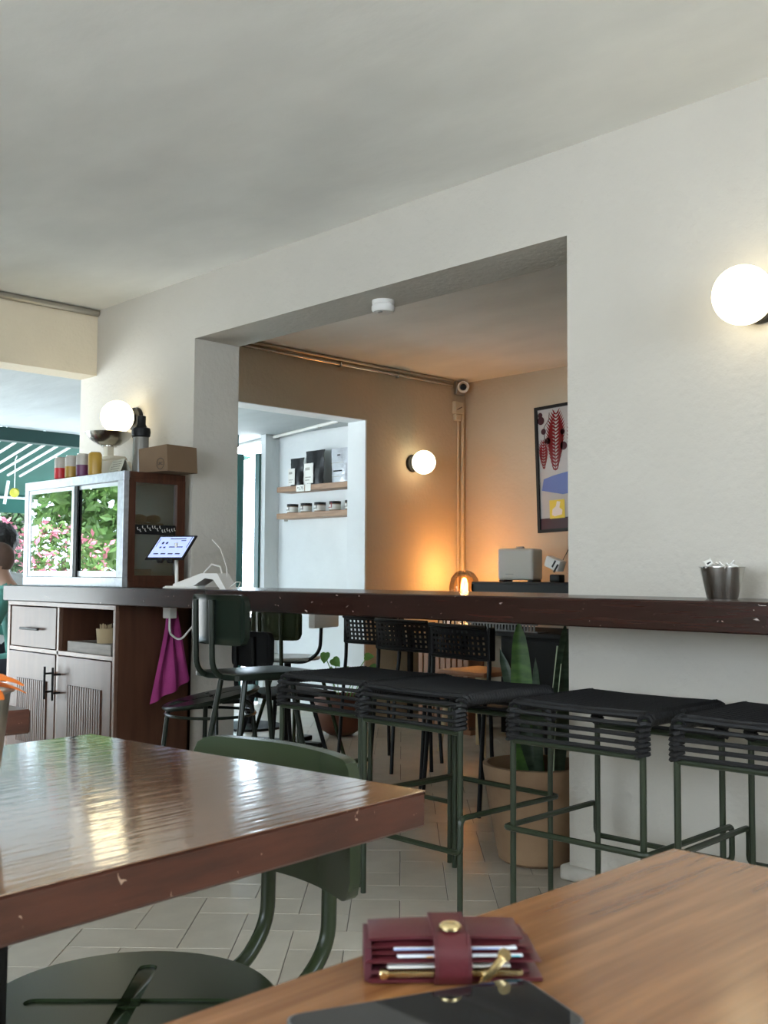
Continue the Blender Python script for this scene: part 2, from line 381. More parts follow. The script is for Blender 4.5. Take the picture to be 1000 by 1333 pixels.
B().box(.20, -.03, .716, .40, -.018, .728, .002).box(.24, -.02, .718, .25, -.003, .726).box(.35, -.02, .718, .36, -.003, .726).obj('handle', 'black', dr)
def reeded(x0, x1, hx):
    d = B().box(x0, -.004, .055, x1, .018, .600, .002).obj('door', 'cab_wood', cb, smooth=False)
    p = B(); a, b_ = x0 + .10, x1 - .08; n = 15; w = (b_ - a) / n
    for i in range(n): p.box(a + i * w + w * .14, -.010, .14, a + (i + 1) * w - w * .14, -.003, .465, .0015)
    p.obj('reeded_panel', 'cab_wood', d, smooth=False)['kind'] = 'stuff'
    B().tube([(hx, -.045, .385), (hx, -.045, .545)], .006).tube([(hx, -.045, .42), (hx, -.003, .42)], .005).tube([(hx, -.045, .51), (hx, -.003, .51)], .005).obj('handle', 'black', d)
reeded(.035, dv - .014, dv - .04); reeded(dv + .014, W1 - .024, dv + .045)
# tray and cups in the niche
tr = thing('wooden_tray', 'grey-brown wooden tray lying in the open niche of the cabinet', 'tray', (-4.70, 2.54, .623))
B().box(-.17, 0, 0, .25, .012, .052, .002).box(-.17, .18, 0, .25, .19, .05).box(-.17, .012, 0, .25, .18, .006).box(-.17, .012, 0, -.16, .18, .05).box(.24, .012, 0, .25, .18, .05).box(.115, .012, .006, .122, .18, .05).obj('tray', mat('weathered_wood', (.24, .2, .17), .5, var=.3, vs=10, stretch=(1, 6, 6)), tr, smooth=False)
def cup_sticks(x, y, z, label, h=.085, r=.035, m_='steel', sticks=True):
    t = thing('stick_cup', label, 'cup', (x, y, z))
    B().lathe([(r * .8, 0), (r, h), (r * .93, h), (r * .74, .004), (0.001, .004)], 18, cap=False).lathe([(r * .8, 0), (0, 0)], 18, cap=False).obj('cup', m_, t)
    if sticks:
        st = B()
        for i in range(26):
            a = random.random() * 6.28; q = random.random() ** .5 * r * .62
            st.tube([(q * math.cos(a) * .8, q * math.sin(a) * .8, .006), (q * math.cos(a), q * math.sin(a), h + .012 + random.random() * .012)], .0022, 5)
        o = st.obj('sticks', 'straw', t); o['kind'] = 'stuff'
    return t
cup_sticks(-4.67, 2.64, .6295, 'round cup packed with wooden stirrers in the cabinet niche tray', .11, .05, 'straw')
cup_sticks(-4.545, 2.64, .6295, 'plain pale tumbler beside the stirrer cup in the cabinet niche', .14, .032, 'white', False)
cup_sticks(-4.49, 2.66, .6295, 'short dark tumbler at the right end of the niche tray', .12, .03, 'black', False)

# ------------------------------------------------------------------ display case on the counter
CB = .9435
dc = thing('display_case', 'pastry display case with aluminium sliding glass front and dark wood sides on the counter', 'display case', (-5.42, 2.56, CB))
Wd, Dd, Hd = 1.02, .34, .545
al = B()
al.box(0, 0, 0, Wd, .03, .045, .002).box(0, 0, Hd - .045, Wd, .03, Hd, .002).box(0, 0, .045, .045, .03, Hd - .045, .002).box(Wd - .055, 0, .045, Wd, .03, Hd - .045, .002)
al.obj('aluminium_frame', 'alu', dc, smooth=False)
B().box(0, .0305, 0, Wd, Dd, .03, .002).box(0, .0305, Hd - .03, Wd, Dd, Hd, .002).box(Wd - .03, .0305, .03, Wd, .065, Hd - .03).box(Wd - .03, Dd - .045, .03, Wd, Dd, Hd - .03).box(Wd - .03, .065, .03, Wd, Dd - .045, .055).box(Wd - .03, .065, Hd - .05, Wd, Dd - .045, Hd - .03).box(0, .0305, .03, .03, Dd, Hd - .03).obj('wooden_carcass', 'case_wood', dc, smooth=False)
B().box(.03, Dd - .02, .03, Wd - .046, Dd - .01, Hd - .03).obj('back_panel', 'white', dc, smooth=False)
sp = B().box(Wd - .018, .065, .055, Wd - .014, Dd - .045, Hd - .05).obj('side_pane', 'case_glass', dc, smooth=False)
def slider(x0, x1, y, hx):
    f = B().box(x0, y, .047, x1, y + .010, .075).box(x0, y, Hd - .065, x1, y + .010, Hd - .047).box(x0, y, .075, x0 + .022, y + .010, Hd - .065).box(x1 - .022, y, .075, x1, y + .010, Hd - .065).obj('sliding_door', 'alu_bright', dc, smooth=False)
    B().box(x0 + .022, y + .003, .075, x1 - .022, y + .007, Hd - .065).obj('pane', 'case_glass', f, smooth=False)
    if hx: B().box(hx, y - .002, .22, hx + .012, y + .001, .30, .001).obj('finger_pull', 'galv', f, smooth=False)
slider(.047, .535, .004, 0); slider(.50, Wd - .057, .017, Wd - .075)
B().box(.538, .006, .046, .565, .016, Hd - .047).obj('door_gap', 'black', dc, smooth=False)
sh = B().box(.035, .04, .268, Wd - .032, Dd - .025, .276).obj('shelf', 'white', dc, smooth=False)
B().box(Wd - .0145, .066, .250, Wd - .0105, Dd - .046, .296).obj('patterned_strip', 'black', dc, smooth=False)
st = B()
for q in range(16):
    y = .08 + .2 * random.random() + 0; y = .075 + (q + .5) * .0135; z = .262 + random.random() * .024
    st.box(Wd - .0104, y, z, Wd - .0098, y + .004, z + .010).box(Wd - .0104, y + .003, z - .004, Wd - .0098, y + .009, z - .0008)
st.obj('strip_pattern', 'paper', dc, smooth=False)
bd = thing('pastry_board', 'wooden board carrying pastries on the upper shelf of the display case', 'board', (-4.56, 2.61, CB + .2775))
B().box(-.09, 0, 0, .10, .21, .03, .003).obj('board', 'wicker', bd, smooth=False)
for i in range(5):
    c = B(); x = -.08 + i * .055
    pts = [(x + .028 * math.cos(a), .02 + .012 * i % .04 + .05 + .045 * math.sin(a), 0) for a in [PI * .1 * k for k in range(0, 11)]]
    pts = arc((0, 0, 0), .035, 0, PI, 10, (0, 1, 0), (1, 0, 0))
    c.tube(pts, [.006 + .016 * math.sin(PI * k / 10) for k in range(11)], 8)
    tag(c.obj('croissant', 'pastry', None, loc=(-4.535 - (i % 2) * .05, 2.635 + i * .038, CB + .3075 + .022)), ['croissant nearest the sliding doors on the pastry board', 'croissant second from the sliding doors on the pastry board', 'croissant in the middle of the pastry board', 'croissant fourth from the sliding doors on the pastry board', 'croissant farthest back on the pastry board, by the wall'][i], 'pastry', 'croissants in the display case')
for o in [x for x in C.objects if x.name.startswith('croissant')]: o.rotation_euler = (0, 0, random.uniform(-.5, .5))
bx = thing('dark_box', 'dark printed pastry box at the bottom of the display case', 'box', (-4.62, 2.63, CB + .031))
B().box(-.10, 0, 0, .155, .13, .055, .002).obj('box', 'case_wood', bx, smooth=False)
B().box(.1552, .01, .01, .1558, .09, .045).obj('printed_label', 'black', bx, smooth=False)
tag(B().grid(lambda u, v: (-5.0 + u * .30, 2.70 + .05 * v, CB + .075 + .23 * math.sin(PI * min(1, u * 1.02 + .0)) ** .7 * v + 0), 10, 6, .03).obj('dark_cloth', 'black_soft'), 'dark folded cloth piled behind the right sliding pane of the display case', 'cloth')

# ---- things on top of the display case
TZ = CB + Hd + .0005
def can(x, y, body, band, label, h=.118, r=.033):
    t = thing('drink_can', label, 'drink can', (x, y, TZ), 0, 'drink cans on the display case')
    B().lathe([(r * .78, 0), (r, .008), (r, h * .52)], 20, cap=False).lathe([(0, .001), (r * .78, 0)], 20, cap=False).obj('lower_band', band, t)
    B().lathe([(r, h * .52), (r, h - .012), (r * .82, h - .002)], 20, cap=False).obj('upper_band', body, t)
    B().lathe([(r * .82, h - .002), (r * .84, h), (r * .78, h), (r * .76, h - .005), (0, h - .005)], 20, cap=False).obj('lid', 'steel', t)
    return t
can(-5.11, 2.605, 'can_grey', 'red', 'pale drink can with a red lower half, leftmost of the row on the display case')
can(-4.995, 2.605, 'can_grey', 'ochre', 'pale drink can with a mustard lower half, second of the row on the display case')
can(-4.88, 2.605, 'can_grey', 'purple', 'pale drink can with dark purple lower half, third of the row')
can(-4.765, 2.61, 'ochre', 'ochre', 'all mustard-gold drink can at the right end of the row on the display case')
jg = thing('glass_jug', 'round clear glass jug lying behind the drink cans on the display case', 'jug', (-5.20, 2.73, TZ))
B().lathe([(.04, 0), (.075, .02), (.085, .06), (.07, .11), (.045, .135), (.042, .135), (.066, .108), (.081, .06), (.07, .023), (.0, .004)], 24, cap=False).obj('vessel', 'glass', jg)
B().tube(fillet([(-.04, 0, .128), (-.11, 0, .125), (-.11, 0, .03), (-.07, 0, .03)], .03), .005).obj('handle', 'white', jg)
sc = thing('kitchen_scale', 'cream kitchen scale with a polished steel bowl behind the drink cans', 'scale', (-4.97, 2.80, TZ), .1)
B().box(-.13, -.06, 0, .13, .06, .10, .02, seg=2).box(-.02, -.02, .099, .02, .02, .20, .004).box(-.10, -.05, .099, .10, .05, .125, .01).obj('body', 'cream', sc)
B().lathe([(0.02, .185), (.06, .196), (.095, .222), (.118, .250), (.124, .251), (.100, .218), (.06, .190), (.02, .178)], 32, cap=False).lathe([(.0, .2), (.04, .2), (.04, .178), (0, .178)], 16).obj('bowl', 'steel', sc)
tc_ = thing('tent_card', 'small folded cream tent card with faint print on the display case', 'sign', (-4.63, 2.63, TZ), -.1)
B().poly([(-.075, 0, 0), (.085, 0, 0), (.075, .03, .075), (-.065, .03, .075)], (0, .0015, 0)).poly([(-.075, .07, 0), (.085, .07, 0), (.075, .031, .075), (-.065, .031, .075)], (0, -.0015, 0)).obj('card', mat('cream_card', (.55, .54, .44), .7), tc_, smooth=False)
ln = B()
for k in range(5):
    z = .014 + k * .012; a = (.02 if k % 2 else 0)
    for q in range(6): ln.box(-.045 + q * .017 + a * .3, z * .4 - .0006, z, -.045 + q * .017 + .011 + a * .3, z * .4 + .0004, z + .0035)
ln.obj('printed_lines', mat('grey_print', (.22, .22, .17), .7), tc_, smooth=False)
sb = thing('shaker_bottle', 'tall smoky cylinder with a black clamped top standing on the display case', 'bottle', (-4.555, 2.74, TZ))
B().lathe([(0, .002), (.040, 0), (.038, .185), (.034, .185), (.035, .006), (0, .006)], 24, cap=False).obj('cylinder', mat('smoky_plastic', (.20, .19, .165), .2), sb)
B().lathe([(.034, .1855), (.044, .19), (.047, .21), (.044, .23), (.030, .235), (.022, .25), (.022, .29), (.015, .292), (0, .292)], 20, cap=False).obj('black_top', 'black', sb)
B().box(-.075, -.006, .190, -.04, .006, .196, .001).obj('lever', 'black', sb, smooth=False)
cbx = thing('cardboard_box', 'brown cardboard box with a round black stamp at the end of the display case', 'box', (-4.37, 2.69, TZ + .0), 0)
bm_ = B(); mt = Matrix.Rotation(math.radians(8), 4, 'Z')
bm_.poly([(-.09, 0, 0), (.115, 0, 0), (.105, 0, .125), (-.10, 0, .115)], (0, .185, 0), mt).obj('carton', 'card', cbx, smooth=False)
ring = B(); ring.tube([mt @ Vector((.062 + .026 * math.cos(a), -.0008, .036 + .026 * math.sin(a))) for a in [2 * PI * k / 24 for k in range(24)]], .0013, 4, closed=True); ring.obj('stamp_ring', 'ink', cbx)
text('stamp_letters', 'LRC', .020, 'ink', cbx, mt @ Vector((.062, -.0012, .036)), (PI / 2, 0, math.radians(8)))

# ---- tablet, stand, card terminal
tbx = thing('tablet_on_stand', 'tilted tablet with a lit order screen on a white stand on the counter', 'tablet', (-4.03, 2.60, CB))
B().tube([(.03, 0, .008), (.02, 0, .20)], .008, 12).lathe([(0, 0), (.06, 0), (.06, .006), (.0, .008)], 24, c=(.03, 0, 0), cap=False).obj('stand', 'white', tbx)
tm = Matrix.Translation((.0, -.02, .19)) @ Matrix.Rotation(math.radians(20), 4, 'Z') @ Matrix.Rotation(math.radians(-52), 4, 'X')
tm = Matrix.Translation((.0, -.01, .175)) @ Matrix.Rotation(math.radians(28), 4, 'Z') @ Matrix.Rotation(math.radians(40), 4, 'X') @ Matrix.Rotation(math.radians(0), 4, 'Z')
B().box(-.095, -.085, 0, .095, .085, .008, .003, tm).obj('tablet', 'black', tbx, smooth=False)
B().box(-.084, -.072, .0082, .084, .072, .0088, 0, tm).obj('screen', 'screen', tbx, smooth=False)
si = B()
for (x, y, w, h) in [(-.02, .055, .10, .006), (.045, .042, .03, .006), (-.07, .02, .012, .016), (-.045, .02, .012, .016), (.01, .022, .02, .008), (-.07, -.008, .012, .01), (-.045, -.008, .012, .01), (.0, -.004, .085, .007), (-.08, -.052, .03, .008), (-.035, -.052, .03, .008), (.01, -.052, .03, .008), (.055, -.052, .03, .008), (-.098, .0, .003, .06), (.096, -.005, .004, .08)]:
    si.box(.79 * (x - w * .15), y, .0089, .79 * (x + w * .85), y + h, .0092, 0, tm)
si.obj('screen_text', 'screen_ink', tbx, smooth=False)
B().box(-.03, -.100, -.004, .0, -.08, .012, .003, tm).box(.02, -.100, -.004, .05, -.08, .012, .003, tm).obj('clamp', 'black', tbx)
ctm = thing('card_terminal', 'white card payment terminal sloping on the counter beside the tablet', 'card terminal', (-3.80, 2.58, CB), .35)
B().poly([(-.11, -.04, 0), (.0, -.04, 0), (.0, -.04, .012), (.06, -.04, .046), (.10, -.04, .040), (.135, -.04, 0), (.165, -.04, 0), (.12, -.04, .066), (.04, -.04, .066), (-.105, -.04, .02)], (0, .085, 0)).obj('casing', 'white', ctm, smooth=False)
tl = Matrix.Rotation(math.radians(-17.5), 4, 'Y')
B().box(-.085, -.03, .0, .04, .035, .002, .001, Matrix.Translation((.0, 0, .0515)) @ tl).obj('keypad_screen', 'black', ctm, smooth=False)
B().box(-.14, -.055, 0, .03, -.0405, .012, .003).obj('base_plate', 'white', ctm)
cw = B(); cw.tube([(-.02, .06, .02), (-.02, .065, .07), (.015, .07, .105), (.06, .07, .095), (.085, .05, .06)], .004).obj('white_loop_cable', 'white', ctm)
B().tube([(.13, .02, .05), (.12, .03, .09), (.08, .04, .17), (.03, .05, .21)], .0018, 5).tube([(.15, 0, .004), (.19, .0, .03), (.21, 0, .03), (.20, 0, .006), (.17, 0, .004)], .002, 5).obj('thin_cable', 'white', ctm)

# socket strip and cable hanging below counter, towel on hook
so_ = thing('power_socket', 'small white socket fixed under the counter edge above the pink towel with a looping cable', 'socket', (-4.27, 2.74, .80))
B().box(-.03, -.02, 0, .03, .02, .061, .003).obj('socket_box', 'white', so_)
B().tube(fillet([(0, 0, .0), (.0, .0, -.07), (.12, -.02, -.10), (.26, -.04, -.02), (.36, -.06, .0)], .07, 6), .005).obj('cable', 'white', so_)
def towel(u, v):
    w = .035 + .17 * v ** 1.1
    y = (u - .5) * 2 * w * .5 + .01 * v
    z = .83 - .43 * v + (.10 * (u) * v)
    x = .016 * math.sin(u * 15) * (1 - .2 * v) + .012 * math.cos(u * 6 + v * 3)
    return (x, y, z)
tag(B().grid(towel, 22, 16, .006).obj('towel', 'towel', loc=(-4.33, 2.78, 0)), 'magenta pink towel hanging on the side of the cabinet', 'towel')
tk = thing('towel_hook', 'small dark hook holding the pink towel on the cabinet side', 'hook', (-4.3799, 2.785, .835))
B().box(0, -.01, -.015, .004, .01, .02, .001).tube([(.004, 0, 0), (.035, 0, -.005), (.05, 0, .012)], .003).obj('hook', 'galv', tk)

# ------------------------------------------------------------------ wall sconces
def sconce(x, z, label, wall='front', y=WY):
    if wall == 'front': t = thing('wall_sconce', label, 'wall lamp', (x, y, z), 0, 'globe wall lamps')
    else: t = thing('wall_sconce', label, 'wall lamp', (x, y, z), PI / 2, 'globe wall lamps')
    rx = Matrix.Rotation(PI / 2, 4, 'X')
    B().lathe([(0, 0), (.062, 0), (.064, .006), (.060, .022), (.040, .026), (0, .026)], 32, mtx=rx, cap=False).obj('mounting_disc', 'black', t)
    B().lathe([(.0, .025), (.030, .025), (.034, .045), (0, .05)], 24, mtx=rx, cap=False).obj('collar', 'black', t)
    B().sphere((0, -.118, 0), .086, 40).obj('globe', 'globe', t)
    return t
sconce(-4.930, 1.824, 'lit opal globe wall lamp above the display case, left on the main wall')
sconce(-1.445, 1.812, 'large lit opal globe wall lamp at the right edge, above the steel cup')
sconce(FX, 1.820, 'lit opal globe wall lamp on the warm inner wall beyond the opening', 'left', 5.47)

# smoke detector under the header
sm = thing('smoke_detector', 'round white smoke detector under the header of the opening', 'smoke detector', (-3.22, 3.10, HZ))
B().lathe([(0, 0), (.048, 0), (.048, -.016), (.044, -.019), (.044, -.022), (.050, -.024), (.050, -.040), (.044, -.050), (0, -.052)], 32, cap=False).obj('housing', 'white', sm)
B().box(-.006, -.03, -.056, .016, -.018, -.0505, .002).obj('sensor_window', 'galv', sm)

# ceiling conduits
def conduit(name, label, pts, r, m_='galv', clips=()):
    t = thing(name, label, 'conduit', (0, 0, 0))
    B().tube(pts, r, 12).obj('tube', m_, t)
    for c in clips: B().box(c[0] - .02, c[1] - .006, c[2] - .02, c[0] + .012, c[1] + .006, c[2] + .02, .002).obj('clip', 'galv', t)
    return t
conduit('ceiling_conduit', 'long grey metal tube along the top of the beam above the terrace opening', [(FX + .020, -1.8, CZ - .021), (FX + .020, 2.93, CZ - .021)], .019)
conduit('ceiling_conduit', 'thin shiny tube at the top of the inner warm wall running to the camera', [(FX + .02, WB + .02, CZ - .045), (FX + .02, 5.88, CZ - .045)], .011, 'steel', [(FX + .02, 4.75, CZ - .045), (FX + .02, 5.3, CZ - .045)])
conduit('ceiling_conduit', 'dark square cable duct just above the shiny tube on the inner wall', [(FX + .03, WB + .02, CZ - .014), (FX + .03, 5.88, CZ - .014)], .011)
conduit('wall_conduit', 'pale vertical pipe in the far corner of the inner room below the camera', [(FX + .015, 6.0, .7), (FX + .015, 6.0, 2.28)], .014, mat('painted_pipe', (.62, .52, .38), .95, spec=.1))
conduit('wall_conduit', 'second pale vertical pipe beside the corner pipe of the inner room', [(FX + .012, 5.955, .7), (FX + .012, 5.955, 2.24)], .009, mat('painted_pipe_b', (.62, .52, .38), .95, spec=.1))
conduit('ceiling_conduit', 'white tube across the terrace ceiling seen through the inner opening', [(-5.62, 4.98, 2.105), (-7.6, 5.42, 2.105)], .013, 'white', [(-5.9, 5.043, 2.105)])
cc = thing('security_camera', 'white bullet security camera in the top corner of the inner room', 'camera', (-5.30, 5.95, 2.43), 0)
cm = Matrix.Rotation(math.radians(140), 4, 'Z') @ Matrix.Rotation(math.radians(100), 4, 'Y')
cm = Vector((.62, -.75, -.12)).to_track_quat('Z', 'Y').to_matrix().to_4x4()
B().lathe([(0, -.07), (.03, -.07), (.036, -.04), (.036, .05), (.044, .052), (.044, .062), (.03, .064), (.026, .05), (0, .05)], 24, mtx=cm, cap=False).obj('housing', 'white', cc)
B().lathe([(0, .051), (.024, .051), (.020, .060), (0, .062)], 20, mtx=cm, cap=False).obj('lens', 'black', cc)
B().box(-.065, -.04, -.05, -.035, .06, .05, .004).tube([(-.04, .02, 0), (0, .03, 0)], .012).obj('bracket', 'galv', cc)
jb = thing('junction_box', 'pale junction box with a brown slot under the security camera', 'junction box', (FX + .0015, 5.94, 2.27))
B().box(0, -.045, -.04, .04, .045, .055, .005).box(0, -.035, -.09, .035, .03, -.0405, .005).obj('box', mat('painted_box', (.62, .54, .40), .6), jb)
B().box(.0402, -.03, .0, .042, .03, .006, 0, Matrix.Rotation(math.radians(25), 4, 'X')).obj('slot', 'case_wood', jb, smooth=False)

# ------------------------------------------------------------------ steel cup with sachets on the counter (right)
t = thing('sugar_cup', 'tapered polished steel cup filled with sachets on the counter', 'cup', (-1.492, 2.77, .9435))
B().lathe([(0, .0005), (.041, 0), (.0435, .006), (.062, .088), (.065, .0885), (.065, .090), (.061, .090), (.0405, .010), (0, .008)], 40, cap=False).obj('cup', 'steel', t)
for i in range(9):
    a = i * 2.3; q = .022 + .012 * (i % 3)
    mt = Matrix.Translation((q * math.cos(a), q * math.sin(a), .082 + .004 * (i % 4))) @ Euler((random.uniform(-1, 1), random.uniform(-1.1, 1.1), a)).to_matrix().to_4x4()
    o = B().box(-.017, -.012, -.0016, .017, .012, .0016, .001, mt).obj('sugar_sachet', 'paper', None, smooth=False, loc=(-1.492, 2.77, .9435))
    B().box(-.011, -.004 - .004 * (i % 2), .0017, .009 if i % 2 else .002, .006, .0021, 0, mt).obj('dark_print', 'ink', o, smooth=False)
    tag(o, 'small white sachet with dark print sticking out of the steel cup', 'sachet', 'sachets in the steel cup')

# ------------------------------------------------------------------ rope bar stools
def make_stool(label):
    t = thing('rope_stool', label, 'stool', (0, 0, 0), 0, 'black rope bar stools at the counter')
    w, d, H, zb, r = .205, .215, .640, .545, .011
    for sx in (-1, 1):
        for sy in (-1, 1): B().tube([(sx * w, sy * d, 0.001), (sx * w, sy * d, zb)], .0088, 10).obj('leg', 'stool_metal', t)
    # side rails: front upright, over the top, back upright
    fr = B()
    path = fillet([(0, -d, zb), (0, -d, H), (0, d, H), (0, d, zb)], .035, 5)
    for sx in (-1, 1): fr.tube([p + Vector((sx * w, 0, 0)) for p in path], .009, 8)
    for sy in (-1, 1): fr.tube([(-w, sy * d, zb), (w, sy * d, zb)], .009, 8)
    fr.obj('seat_frame', 'stool_metal', t)
    # rope strands across, following the rail profile
    def along(path):
        L = [0]
        for a, b_ in zip(path, path[1:]): L.append(L[-1] + (b_ - a).length)
        return L
    Ls = along(path); tot = Ls[-1]
    def at(q):
        for i in range(len(Ls) - 1):
            if Ls[i + 1] >= q: f = (q - Ls[i]) / max(1e-6, Ls[i + 1] - Ls[i]); return path[i].lerp(path[i + 1], f), (path[i + 1] - path[i]).normalized()
        return path[-1], Vector((0, 0, -1))
    n = 27; meshes = {}
    for i in range(n):
        q = .012 + (tot - .024) * i / (n - 1)
        onface = q < .085 or q > tot - .085
        p, tg = at(q); rr = .0062 if onface else .0080
        if rr not in meshes:
            o = B().tube([(x, 0, (.012 if abs(x) > .15 else .0095)) for x in (-w - .004, -w + .03, -w * .4, w * .4, w - .03, w + .004)], rr, 7).obj('rope', 'rope', t); meshes[rr] = o.data
        else:
            o = bpy.data.objects.new('rope', meshes[rr]); C.objects.link(o); o.parent = t
        o.location = p; o.rotation_euler = (math.atan2(tg.z, tg.y), 0, 0)
    for sx in (-1, 1):
        wr = B(); q = .006
        while q < tot - .004:
            p, tg = at(q); out = Vector((0, -tg.z, tg.y)); tilt = tg * .004
            wr.tube([Vector((sx * w, 0, 0)) + p + Vector((math.cos(a), 0, 0)) * .0155 + out * (math.sin(a) * .0155) + tilt * math.cos(a) for a in [2 * PI * k / 8 for k in range(8)]], .0066, 5, closed=True)
            q += .0125
        wr.obj('rope_wrapping', 'rope', t)['kind'] = 'stuff'
    # footrest ring: three sides high, one side dropped
    z1, z0 = .305, .205; e = .018
    pts = fillet([(-w - e, -d - e, z1), (w + e, -d - e, z1), (w + e, d + e, z1), (w + e, d + e, z0), (-w - e, d + e, z0), (-w - e, d + e, z1)], .022, 4, True)
    B().tube(pts, .0085, 8, closed=True).obj('footrest', 'stool_metal', t)
    return t
def place_stool(src, x, y, rot, label):
    o = src if src.get('used') is None else dup(src, (x, y, 0), rot, label)
    o.location = (x, y, 0); o.rotation_euler = (0, 0, rot); o['label'] = label
    return o
st0 = make_stool('')
st0.location = (-1.715, 2.58, 0); st0.rotation_euler = (0, 0, math.radians(2)); st0['label'] = 'black rope bar stool before the plain wall, third from the left'
dup(st0, (-2.765, 2.59, 0), 0, 'black rope bar stool nearest the green chair, leftmost of the rope stools')
dup(st0, (-2.300, 2.555, 0), math.radians(180), 'black rope bar stool in front of the opening, second from the left')
dup(st0, (-1.225, 2.62, 0), math.radians(3), 'black rope bar stool at the right edge, its seat cut by the frame')

# ------------------------------------------------------------------ plate-back chairs
def boolean_seat(r, th, slot_l, slot_w, m_, parent, z):
    o = B().lathe([(0, -th), (r - .01, -th), (r, -th * .55), (r + .001, -th * .3), (r - .006, 0), (0, 0)], 56, cap=False).obj('seat', m_, None)
    cut = bpy.data.objects.new('cut', None)
    cb_ = B()
    for a in (PI / 4, -PI / 4):
        mt = Matrix.Rotation(a, 4, 'Z'); hw = slot_w / 2; L = slot_l / 2 - hw; pts = []
        for k in range(9): q = -PI / 2 + PI * k / 8; pts.append((L + hw * math.cos(q), hw * math.sin(q), -.0038))
        for k in range(9): q = PI / 2 + PI * k / 8; pts.append((-L + hw * math.cos(q), hw * math.sin(q), -.0038))
        if a > 0: cb_.poly(pts, (0, 0, .02), mt)
        else: cb_.poly([(p[0], p[1], -.0036) for p in pts], (0, 0, .02), mt)
    c = cb_.obj('cutter', m_, None)
    for f in c.data.polygons: f.use_smooth = False
    md = o.modifiers.new('b', 'BOOLEAN'); md.operation = 'DIFFERENCE'; md.object = c; md.solver = 'EXACT'; md.use_self = True
    dg = bpy.context.evaluated_depsgraph_get(); me = bpy.data.meshes.new_from_object(o.evaluated_get(dg))
    o.modifiers.clear(); o.data = me; me.shade_smooth(); me.set_sharp_from_angle(angle=math.radians(35))
    bpy.data.objects.remove(c); o.parent = parent; o.location = (0, 0, z)
    return o
def rr_pts(w, h, r, n=5):
    out = []
    for cx, cz, a0 in ((w / 2 - r, h / 2 - r, 0), (-w / 2 + r, h / 2 - r, PI / 2), (-w / 2 + r, -h / 2 + r, PI), (w / 2 - r, -h / 2 + r, 1.5 * PI)):
        for k in range(n + 1): a = a0 + PI / 2 * k / n; out.append((cx + r * math.cos(a), cz + r * math.sin(a)))
    return out
def plate(w, h, cr, th, curve, z, y, m_, parent, name='backrest'):
    """curved, pressed-metal back plate with rolled edge; local: centre (0,y,z), concave towards +y"""
    b = bmesh.new(); out = rr_pts(w, h, cr, 6); rings = []
    for (sc_, off) in ((1, -.002), (1, .010), (.975, .014), (.93, .006), (.0, .0)):
        rings.append([(x * sc_ if sc_ else 0, zz * sc_ if sc_ else 0, off) for (x, zz) in out])
    def P(x, zz, o): return Vector((x, y + curve * (x / (w / 2)) ** 2 - o, z + zz))
    # front + back shells via grid rows
    bb = B(); nx, nz = 36, 12
    def prof(u, v, side):
        x = (u - .5) * w; hh = h / 2
        # rounded-rectangle clamp
        ax_ = abs(x); lim = hh
        if ax_ > w / 2 - cr: lim = hh - cr + math.sqrt(max(0, cr ** 2 - (ax_ - (w / 2 - cr)) ** 2))
        zz = (v - .5) * 2 * lim
        e = min(1, min(1 - abs(2 * u - 1), 1 - abs(2 * v - 1)) * 7)
        o = (.013 * (1 - e) if side else .0) 
        return P(x, zz, (.004 + .012 * (1 - e * e)) if side else -.004 + .0 * e)
    for side in (0, 1):
        V = [[bb.b.verts.new(prof(i / nx, j / nz, side)) for j in range(nz + 1)] for i in range(nx + 1)]
        for i in range(nx):
            for j in range(nz): bb.b.faces.new((V[i][j], V[i + 1][j], V[i + 1][j + 1], V[i][j + 1]))
        if side == 0: V0 = V
    edge0 = [V0[i][0] for i in range(nx + 1)] + [V0[nx][j] for j in range(1, nz + 1)] + [V0[i][nz] for i in range(nx - 1, -1, -1)] + [V0[0][j] for j in range(nz - 1, 0, -1)]
    edge1 = [V[i][0] for i in range(nx + 1)] + [V[nx][j] for j in range(1, nz + 1)] + [V[i][nz] for i in range(nx - 1, -1, -1)] + [V[0][j] for j in range(nz - 1, 0, -1)]
    k = len(edge0)
    for i in range(k):
        try: bb.b.faces.new((edge0[i], edge0[(i + 1) % k], edge1[(i + 1) % k], edge1[i]))
        except ValueError: pass
    bmesh.ops.remove_doubles(bb.b, verts=bb.b.verts[:], dist=1e-5)
    b.free()
    return bb.obj(name, m_, parent, ang=60)
def disc_chair(label, loc, rot, seat_z=.45, r=.195, back=(.36, .19), bz=.655, by=-.27, tube_x=.068, m_='green_metal', legm='green_metal', curve=.045):
    """faces +y locally; back plate at y=by"""
    t = thing('metal_chair', label, 'chair', loc, rot, 'dark green metal chairs')
    boolean_seat(r, .022, .27, .026, m_, t, seat_z)
    plate(back[0], back[1], .035, .01, curve, bz, by, m_, t)
    zt = bz + back[1] * .36
    fr = B()
    for sx in (-1, 1):
        fr.tube(fillet([(sx * tube_x, by - .022, zt), (sx * tube_x, by - .018, seat_z + .02), (sx * tube_x * .95, by + .035, seat_z - .035), (sx * tube_x * .9, .08, seat_z - .035)], .055, 7), .0115, 12)
    fr.obj('back_tubes', legm, t)
    for sx in (-1, 1):
        for sy in (-1, 1):
            B().tube(fillet([(sx * .05, sy * .06, seat_z - .032), (sx * .125, sy * .125, seat_z - .034), (sx * .175, sy * .185, .0115)], .03, 4), .0105, 10).obj('leg', legm, t)
    B().tube([(.155 * math.cos(a), .155 * math.sin(a), seat_z - .15) for a in [2 * PI * k / 28 for k in range(28)]], .007, 6, closed=True).obj('stretcher_ring', legm, t)
    return t
# chair tucked at the varnished table: back towards the counter, seat towards the camera
disc_chair('dark olive metal chair with curved back plate, tucked under the foreground glossy table', (-1.236, .742, 0), PI + math.radians(2))

